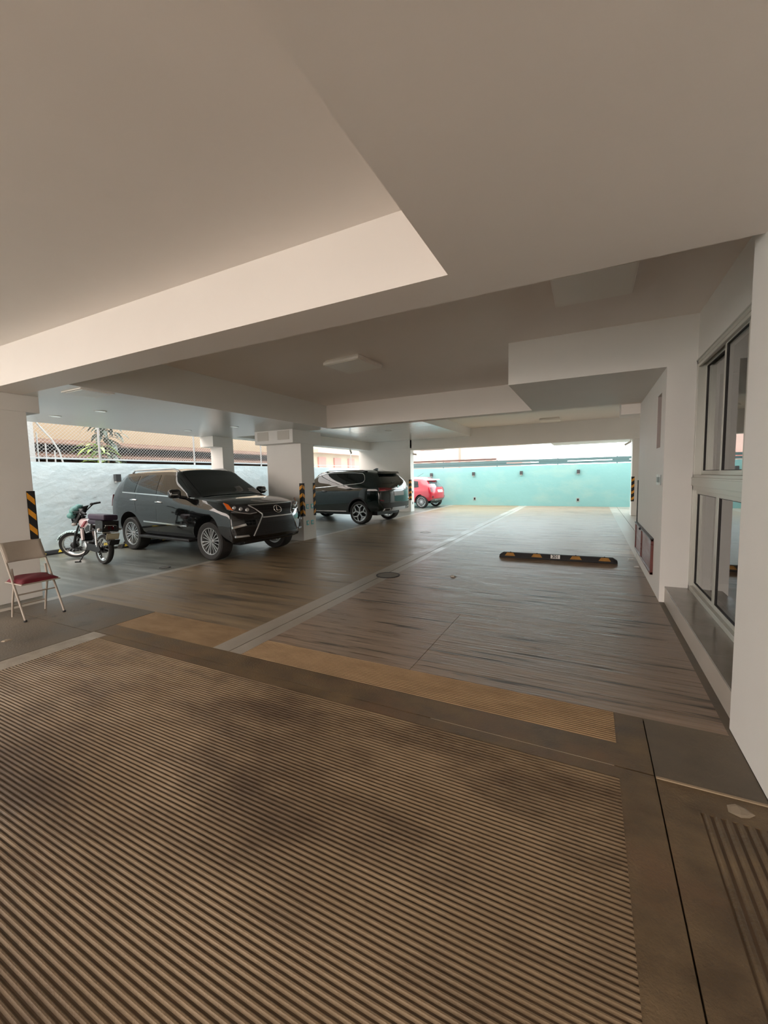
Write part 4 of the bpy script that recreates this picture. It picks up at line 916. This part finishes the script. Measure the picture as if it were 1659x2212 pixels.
n_ = Vector((0, -.065, .03)).normalized()
q = MB(); q.obox(Vector((.0, -.0605, .0675)) + n_*.002, (.082, 0, 0), n_*.004, Vector((0, .03, .065)).normalized()*.036); po = q.build('number_plate', M_white, st)
rotx = math.atan2(.065, .03)
tx = text_mesh('number', '301', .082, M_black, po, Vector((.0, -.0605, .0675)) + n_*.0065, (rotx, 0, 0), .0006, .0018)
# stops along the yard wall
sA = wheel_stop('parking stop along the yard wall behind the motorcycle', -.9, .9, 5.35, PI/2, None, False, M_yellow); sA.location = (-11.27, 5.50, 0)
sC = dup(sA, (-11.27, 7.62, 0), None, 'parking stop along the yard wall behind the off-road car')
sB = dup(sA, (-10.56, 7.05, 0), None, 'parking stop behind the rear wheels of the off-road car')

# ------------------------------------------------------------------ corner guards
def corner_guard(x, y, z0, z1, sx, sy, label, up, m_, leg=.085, n=4, group=None):
    """L-shaped rubber guard hugging a vertical arris; sx, sy point along the two wall faces away from the corner"""
    t = thing('corner_guard', label, 'corner guard', (x, y, z0), 0, group); h = z1-z0; T = .011
    mb = MB()
    # leg lying on the face that runs along x (normal -sy) and on the face that runs along y (normal -sx)
    mb.box(*sorted((-sx*T, sx*leg)), *sorted((-sy*T, 0)), 0, h); mb.box(*sorted((-sx*T, 0)), *sorted((0, sy*leg)), 0, h)
    mb.build('rubber', M_black, t)
    for k in range(n):
        zc = h*(k+.5)/n; d = h/n*.20; r = leg*.75*up
        a = MB(); f = -sy*T
        a.prism([(.0, zc+d+r*.5), (.0, zc-d+r*.5), (leg, zc-d-r*.5), (leg, zc+d-r*.5)], lambda u, z: (sx*(u-.0), f*.5, z), lambda u, z: (sx*(u-.0), f*1.12, z)); a.build('stripe', m_, t)
        a = MB(); g = -sx*T
        a.prism([(.0, zc+d+r*.5), (.0, zc-d+r*.5), (leg, zc-d-r*.5), (leg, zc+d-r*.5)], lambda u, z: (g*.5, sy*u, z), lambda u, z: (g*1.12, sy*u, z)); a.build('stripe', m_, t)
    return t
corner_guard(-7.23, 3.06, .66, 1.555, -1, -1, 'striped corner guard on the near left column', -1.5, M_amber, .088, 4)
corner_guard(-6.81, 8.755, .65, 1.53, -1, 1, 'chevron corner guard on the near edge of the middle column', 1, M_amber)
corner_guard(-6.81, 9.31, .64, 1.53, -1, -1, 'chevron corner guard on the far edge of the middle column', 1, M_amber)
corner_guard(-7.5, 17.73, .55, 1.50, -1, 1, 'striped corner guard on the far white pier', 1, M_amber, .088)
corner_guard(1.375, 18.0, .54, 1.47, 1, 1, 'striped corner guard on the far right pier', -1, M_amber, .088)
corner_guard(.80, 9.08, .63, 1.49, 1, -1, 'dark corner guard on the far end of the hatch wall', -1, mat('dull_stripe', (.05, .05, .05), .6), .06)

# ------------------------------------------------------------------ sockets
def socket(x, y, z, label, nrm, film, group=None, s_=1.0):
    t = thing('wall_socket', label, 'socket', (x, y, z), math.atan2(nrm[1], nrm[0]), group)
    B(0, .012, -.048*s_, .048*s_, -.06*s_, .06*s_).build('plate', film, t, bevel=.004)
    B(.010, .016, -.026*s_, .026*s_, -.036*s_, .036*s_).build('insert', M_white if film is M_cyanfilm else M_darkmetal, t, bevel=.002)
    return t
for (yy, zz, nm) in ((8.945, .90, 'upper socket nearer the camera on the middle column under blue film'), (9.155, .90, 'upper socket farther from the camera on the middle column under blue film'),
                     (8.935, .46, 'lower socket nearer the camera on the middle column under blue film'), (9.14, .46, 'lower socket farther from the camera on the middle column under blue film')):
    socket(-6.81, yy, zz, nm, (1, 0), M_cyanfilm, 'sockets on the middle column')
M_greyplate = mat('grey_plate', (.34, .38, .38), .5)
socket(-5.68, 22.4, .36, 'grey floor-level socket on the left of the aqua end wall', (0, -1), M_greyplate, None, 1.6)
socket(-.55, 22.4, .33, 'grey floor-level socket on the right of the aqua end wall', (0, -1), M_greyplate, None, 1.6)
socket(-7.5, 17.93, .92, 'grey upper socket on the far white pier', (1, 0), M_greyplate)
socket(-7.5, 17.93, .40, 'grey lower socket on the far white pier', (1, 0), M_greyplate)
# gauge plate on the hatch wall
t = thing('switch_plate', 'blue-grey switch plate with white corner tabs on the hatch wall', 'switch', (.80, 6.42, 1.54))
B(-.014, 0, -.17, .17, -.065, .065).build('plate', M_greyplate, t, bevel=.004)
for yy in (-.11, .02, .12): B(-.019, -.012, yy-.04, yy+.04, .035, .068).build('tab', M_white, t)
for yy in (-.11, .02, .12): B(-.019, -.012, yy-.04, yy+.04, -.068, -.035).build('tab', M_white, t)
B(-.017, -.012, -.02, .0, -.035, .035).build('slot', M_aludark, t)

# ------------------------------------------------------------------ red wooden hatch
t = thing('wooden_hatch', 'dark red wooden double hatch low on the right wall', 'hatch', (.80, 7.87, .455))
mb = MB(); hw_, hh = 1.13, .25
mb.box(-.035, 0, -hw_, hw_, hh-.03, hh); mb.box(-.035, 0, -hw_, hw_, -hh, -hh+.035); mb.box(-.035, 0, -hw_, -hw_+.045, -hh, hh); mb.box(-.035, 0, hw_-.045, hw_, -hh, hh); mb.box(-.035, 0, .13, .165, -hh, hh)
mb.build('frame', M_wood, t, bevel=.004)
B(-.018, 0, -hw_+.04, .14, -hh+.03, hh-.03).build('door', M_woodpanel, t)
B(-.018, 0, .16, hw_-.04, -hh+.03, hh-.03).build('door', M_woodpanel, t)
MB().box(-.045, -.0, -hw_, hw_, hh-.002, hh+.012).build('top_moulding', M_darkmetal, t)
MB().sphere((-.05, .145, hh-.005), (.018, .03, .022), 10, 6).build('catch', M_black, t, smooth=60)

# ------------------------------------------------------------------ wall lamps on the yard walls
def wall_lamp(x, y, z, rz, label):
    t = thing('wall_lamp', label, 'wall lamp', (x, y, z), rz, 'wall lamps on the yard walls')
    B(0, .11, -.07, .07, -.09, .10).build('lamp_shell', M_lampshell, t, bevel=.006)
    B(.015, .095, -.055, .055, -.115, -.09).build('diffuser', M_white, t)
    return t
wall_lamp(-11.45, 6.72, 1.775, 0, 'dark box lamp on the white yard wall left of the off-road car')
wall_lamp(-11.45, 15.72, 1.46, 0, 'dark box lamp on the yard wall seen past the middle column')
for xx, l in ((-8.16, 'dark box lamp above the red hatchback on the end wall'), (-5.73, 'second box lamp from the left on the aqua end wall'), (-3.23, 'third box lamp from the left on the aqua end wall'), (-.55, 'rightmost box lamp on the aqua end wall')):
    wall_lamp(xx, 22.4, 1.71, -PI/2, l)

# ------------------------------------------------------------------ ceiling fixtures
def panel_light(x, y, z, w_, d_, label, rz=0):
    t = thing('ceiling_light', label, 'ceiling light', (x, y, z), rz)
    mb = MB(); h = .075; e = .02
    a = [mb.pt(p) for p in ((-w_/2+.03, -d_/2+.03, 0), (w_/2-.03, -d_/2+.03, 0), (w_/2-.03, d_/2-.03, 0), (-w_/2+.03, d_/2-.03, 0))]
    b_ = [mb.pt(p) for p in ((-w_/2, -d_/2, -h*.5), (w_/2, -d_/2, -h*.5), (w_/2, d_/2, -h*.5), (-w_/2, d_/2, -h*.5))]
    c = [mb.pt(p) for p in ((-w_/2, -d_/2, -h), (w_/2, -d_/2, -h), (w_/2, d_/2, -h), (-w_/2, d_/2, -h))]
    d = [mb.pt(p) for p in ((-w_/2+e, -d_/2+e, -h), (w_/2-e, -d_/2+e, -h), (w_/2-e, d_/2-e, -h), (-w_/2+e, d_/2-e, -h))]
    for r0, r1 in ((a, b_), (b_, c), (c, d)):
        for k in range(4): mb.face((r0[k], r0[(k+1) % 4], r1[(k+1) % 4], r1[k]))
    mb.face(a); mb.face(d); mb.build('frame', M_fixture, t, bevel=.004)
    B(-w_/2+e, w_/2-e, -d_/2+e, d_/2-e, -h-.006, -h+.002).build('diffuser', M_diff, t)
    return t
panel_light(-.02, 4.53, ZC, .70, .73, 'large square unlit ceiling light near the windows')
panel_light(-3.40, 5.78, ZC, .68, .66, 'square unlit ceiling light in the middle of the aisle', math.radians(-6))
panel_light(-1.38, 16.55, 3.66, .70, .75, 'small far ceiling light before the end wall')
def downlight(x, y, z, label, r=.10):
    t = thing('downlight', label, 'downlight', (x, y, z), 0, 'recessed downlights over the parking bays')
    MB().lathe([(r, 0), (r, -.008), (r-.02, -.012), (r-.02, -.002)], (0, 0, 0), 'z', 24).build('ring', M_downl, t, smooth=40)
    MB().lathe([(.001, -.004), (r-.018, -.004), (r-.018, .0)], (0, 0, 0), 'z', 24).build('lens', M_downlit if z < 3 else M_downl, t, smooth=40)
for x, y, l in ((-9.03, 4.27, 'round downlight nearest the near column head'), (-7.8, 4.39, 'round downlight over the motorcycle'), (-9.1, 7.17, 'round downlight over the tail of the off-road car'), (-7.64, 7.32, 'round downlight over the bonnet of the off-road car')): downlight(x, y, ZL, l)
for x, y, l in ((-8.4, 11.2, 'round downlight over the near side of the crossover'), (-6.6, 13.6, 'round downlight over the tail of the crossover'), (-8.3, 14.9, 'round downlight beyond the crossover roof')): downlight(x, y, 3.318, l, .12)
t = thing('reflection_panel', 'square panel standing in for a reflection in the low ceiling near the left beam', 'hatch', (-6.33, 3.42, ZL))  # added panel imitates a bright reflection in the ceiling boards
B(-.24, .24, -.22, .22, -.014, 0).build('frame', M_fixture, t); B(-.20, .20, -.18, .18, -.018, -.012).build('panel', M_downl, t)
# cover plates on the head of the middle column
for x, l in ((-7.80, 'left square cover plate on the head of the middle column'), (-7.11, 'right square cover plate on the head of the middle column')):
    t = tag(B(x-.19, x+.19, 8.434, 8.444, 2.665, 2.895).build('cover_plate', mat('plate_beige', (.58, .55, .50), .6), None, bevel=.003), l, 'cover plate')

# ------------------------------------------------------------------ cameras on brackets
def cctv(x, y, z, d, label):
    t = thing('security_camera', label, 'security camera', (x, y, z)); d = Vector(d).normalized()
    MB().lathe([(.001, .0), (.04, .0), (.04, .015), (.001, .015)], (0, 0, 0), 'z', 12).build('base', M_white, t)
    MB().tube([(0, 0, -.0), d*.06 + Vector((0, 0, -.05))], .012, 8).build('bracket', M_whitemetal, t)
    MB().tube([d*.0 + Vector((0, 0, -.06)), d*.22 + Vector((0, 0, -.10))], .04, 12).build('camera_body', M_whitemetal, t, smooth=40)
    return t
cctv(-7.44, 17.9, 2.75, (.9, -.3, 0), 'small camera on the aisle face of the far pier')
cctv(1.33, 18.3, 2.85, (-.8, -.2, -.3), 'small camera at the top of the far right pier')
cctv(-9.75, 16.1, 2.94, (.3, -.3, -.2), 'small camera hanging from the edge beam of the second bay')

# ------------------------------------------------------------------ floor fittings, litter
def cover(x, y, r, label, m_=None, ring=None):
    t = thing('drain_cover', label, 'drain cover', (x, y, 0))
    MB().lathe([(r, .0), (r, .008), (r-.02, .010), (r-.02, .002)], (0, 0, 0), 'z', 36).build('ring', ring or M_aludark, t, smooth=40)
    MB().lathe([(.001, .006), (r-.022, .006), (r-.022, .0)], (0, 0, 0), 'z', 36).build('lid', m_ or M_strip, t, smooth=40)
    return t
cover(-3.02, 6.10, .20, 'round drain lid set in the pale strip along the aisle', M_grey)
cover(-7.30, 5.07, .10, 'small round floor drain in front of the off-road car', M_grey)
cover(-4.33, 11.3, .16, 'round floor cover with pale rim in the aisle', M_aisleL, M_strip)
def scrap(x, y, s_, label, m_=M_white, h=.012):
    mb = MB(); top = []; bot = []
    for k in range(7):
        a = 2*PI*k/7; r = s_*(.6+.4*random.random()); top.append(mb.pt((x+r*math.cos(a)*.8, y+r*math.sin(a)*.7, h*(.5+random.random())))); bot.append(mb.pt((x+r*1.1*math.cos(a), y+r*1.1*math.sin(a), .001)))
    c = mb.pt((x, y, h*1.4))
    for k in range(7): mb.face((top[k], top[(k+1) % 7], c)); mb.face((bot[k], bot[(k+1) % 7], top[(k+1) % 7], top[k]))
    mb.face(bot)
    return tag(mb.build('litter', m_), label, 'litter')
scrap(-1.99, 6.42, .075, 'pale flattened scrap lying on the middle of the aisle', mat('scrap_grey', (.36, .34, .30), .5), .02)
scrap(.72, 8.95, .06, 'far white scrap at the foot of the hatch wall'); scrap(.74, 8.25, .06, 'near white scrap at the foot of the hatch wall')
scrap(.68, 2.42, .055, 'pale smear of dry paint near the right wall foot', mat('scrap_pale', (.32, .26, .19), .7), .004)
scrap(-5.52, 1.98, .05, 'small light scrap on the floor left of the ribbed panel', mat('scrap_pale', (.32, .26, .19), .7), .008)

# ------------------------------------------------------------------ yard fence on the left wall
fe = thing('chain_link_fence', 'galvanised chain link fence standing on the white yard wall', 'fence', (-11.6, 0, 2.17))
for y in (3.5, 6.43, 9.34, 12.4, 15.6, 19.2): MB().tube([(0, y, 0), (0, y, 1.6)], .026, 10).build('post', M_fence, fe, smooth=50)
for z in (.10, 1.55): MB().tube([(0, 2.0, z), (0, 22.0, z)], .02, 8).build('rail', M_fence, fe, smooth=50)
mb = MB(); y = 2.0; hgt = 1.45
while y < 22:
    for dr in (1, -1):
        a = Vector((.006*dr, y, .10)); b_ = Vector((.006*dr, y+dr*hgt, .10+hgt))
        t0, t1 = 0.0, 1.0
        if b_.y < 2.0: t1 = (y-2.0)/hgt
        if b_.y > 22.0: t1 = (22.0-y)/hgt
        if t1 > .02: mb.tube([a, a+(b_-a)*t1], .0032, 4, caps=False)
    y += .085
o = mb.build('chain_link', M_fence, fe)
# white railing of the stair next door
ra = thing('stair_railing', 'white railing with a curved handrail beyond the yard wall', 'railing', (-12.95, 0, 2.0))
MB().tube([(0, 5.55, 1.45), (0, 5.75, 1.15), (0, 5.98, .86), (0, 6.14, .55), (0, 6.22, .20), (0, 6.24, -.3)], .022, 8).build('handrail', M_fence, ra, smooth=50)
for y, z in ((5.66, 1.0), (5.84, .72), (6.04, .55), (5.48, 1.3), (5.30, 1.4)): MB().tube([(0, y, -.3), (0, y, z)], .018, 8).build('baluster', M_fence, ra, smooth=50)
B(-.09, .09, 5.38, 5.56, -2.0, 1.5).build('newel_post', M_fence, ra)
for z in (.45, .80, 1.15): B(-.02, .02, 4.6, 5.5, z, z+.04).build('rail', M_fence, ra)
for y in (4.8, 5.0, 5.2): B(-.015, .015, y, y+.03, -.3, 1.4).build('baluster', M_fence, ra)

# ------------------------------------------------------------------ neighbours
ho = thing('house', 'cream house with brown tiled eaves behind the chain link fence', 'house', (-16, 0, -.3))
B(-4, -.3, 0, 18.4, 0, 6.5).build('wall', M_cream, ho)
def eave(z0, z1, dx, name):
    mb = MB()
    n = 190
    for k in range(n):
        y0 = 0+18.4*k/n; y1 = 0+18.4*(k+1)/n; ym = (y0+y1)/2
        P = [mb.pt((dx, y0, z0)), mb.pt((dx, ym, z0+.03)), mb.pt((dx, y1, z0)), mb.pt((-.32, y1, z1)), mb.pt((-.32, ym, z1+.03)), mb.pt((-.32, y0, z1))]
        mb.face((P[0], P[1], P[4], P[5])); mb.face((P[1], P[2], P[3], P[4]))
    o = mb.build(name, M_roof, ho); sm = o.modifiers.new('thick', 'SOLIDIFY'); sm.thickness = .05
eave(3.25, 3.45, .6, 'roof'); eave(2.82, 3.10, .75, 'roof'); eave(2.05, 2.78, .9, 'roof')
B(-.31, -.2, 0, 18.4, 3.08, 3.30).build('dark_gap', M_aludark, ho); B(-.31, -.2, 0, 18.4, 2.76, 2.84).build('dark_gap', M_aludark, ho)
b2 = thing('house', 'bleached pink house beyond the aqua end wall', 'house', (-8, 31, -.3))
B(-5.5, 3.5, 0, 5, 0, 4.2).build('wall', M_pink, b2)
for x in (-4.6, -3.4, -2.2, -.6, 1.0): B(x, x+.45, -.12, 0, 3.0, 3.7).build('window', mat('pale_window', (.62, .50, .48), .5), b2)
B(-5.6, 3.6, -.25, 5, 2.75, 2.9).build('ledge', M_pinkdark, b2); MB().tube([(-1.0, -.1, 0), (-1.0, -.1, 4.2)], .06, 8).build('drain_pipe', M_pinkdark, b2)
b3 = thing('house', 'pale house with red shutters seen between the middle column and the far pier', 'house', (-15.5, 26, -.3))
B(-3, 0, -6.5, 9, 0, 5.0).build('wall', mat('pale_yellow', (.42, .37, .27), .8), b3)
for y in (-4.4, -2.6, -.8, 1.0, 2.8): B(0, .1, y, y+.8, 2.4, 3.3).build('shutter', M_pinkdark, b3)
B(-.1, .5, -5, 9, 3.55, 3.75).build('awning', mat('roof_pink', (.62, .42, .36), .7), b3)

# ------------------------------------------------------------------ plants
def leaf(mb, base, dirv, L, w_, droop, n=7):
    d = Vector(dirv).normalized(); side = d.cross(Vector((0, 0, 1)))
    side = side.normalized() if side.length > 1e-3 else Vector((1, 0, 0))
    rows = []; p = Vector(base)
    for i in range(n+1):
        t = i/n; ww = w_*(math.sin(PI*min(1, .12+.88*t))**.7)*(1-.15*t)+.001
        rows.append([mb.pt(p - side*ww), mb.pt(p + Vector((0, 0, -.18*ww))), mb.pt(p + side*ww)])
        d = (d + Vector((0, 0, -droop/n))).normalized(); p = p + d*L/n
    for a, b_ in zip(rows[:-1], rows[1:]):
        mb.face((a[0], a[1], b_[1], b_[0])); mb.face((a[1], a[2], b_[2], b_[1]))
def plant(name, label, loc, m_, n, L, w_, h, droop, up0, spread=.1):
    t = thing(name, label, 'plant', loc); mb = MB()
    for k in range(n):
        a = 2.4*k; e = up0 + (random.random()-.3)*.9; z = h*(.35+.65*random.random())
        leaf(mb, (spread*math.cos(a)*random.random(), spread*math.sin(a)*random.random(), z), (math.cos(a), math.sin(a), e), L*(.7+.5*random.random()), w_*(.8+.4*random.random()), droop)
    o = mb.build('foliage', m_, t, smooth=60); sm = o.modifiers.new('thick', 'SOLIDIFY'); sm.thickness = .003
    MB().tube([(0, 0, 0), (.03, 0, h*.5), (0, .02, h)], .03, 8).build('stem', mat('stem_brown', (.10, .08, .05), .8), t, smooth=60)
    return t
plant('leafy_shrub', 'dark variegated shrub behind the first fence post', (-14.0, 8.0, -.3), M_leafd, 150, .46, .075, 4.0, 1.8, .2, .32)
plant('leafy_shrub', 'bright green spiky plant in front of the dark shrub', (-12.6, 6.98, -.3), M_leafl, 64, .60, .05, 3.05, 1.4, .5, .08)

# ------------------------------------------------------------------ slatted fence on the end wall
sf_ = thing('slat_fence', 'teal grey slatted fence on top of the aqua end wall', 'fence', (0, 22.5, 2.08))
for z0, z1 in ((.035, .150), (.185, .310)):
    B(-11.6, 2.9, -.02, .02, z0, z1).build('slat', M_tealslat, sf_)
for x in (-10.5, -7.5, -4.5, -1.5, 1.1): B(x-.025, x+.025, .02, .06, 0, .34).build('post', M_tealslat, sf_)
for x0, x1 in ((-2.4, -1.05), (.9, 1.6)):
    B(x0, x1, -.015, .015, .150, .185).build('perforated_strip', M_tealslat, sf_)
B(-11.6, -4.0, -.03, .0, .150, .186).build('filler_slat', M_tealslat, sf_)
B(-11.6, -4.6, .25, .45, .36, .45).build('cap_rail', mat('dark_brown_rail', (.12, .07, .06), .6), sf_)
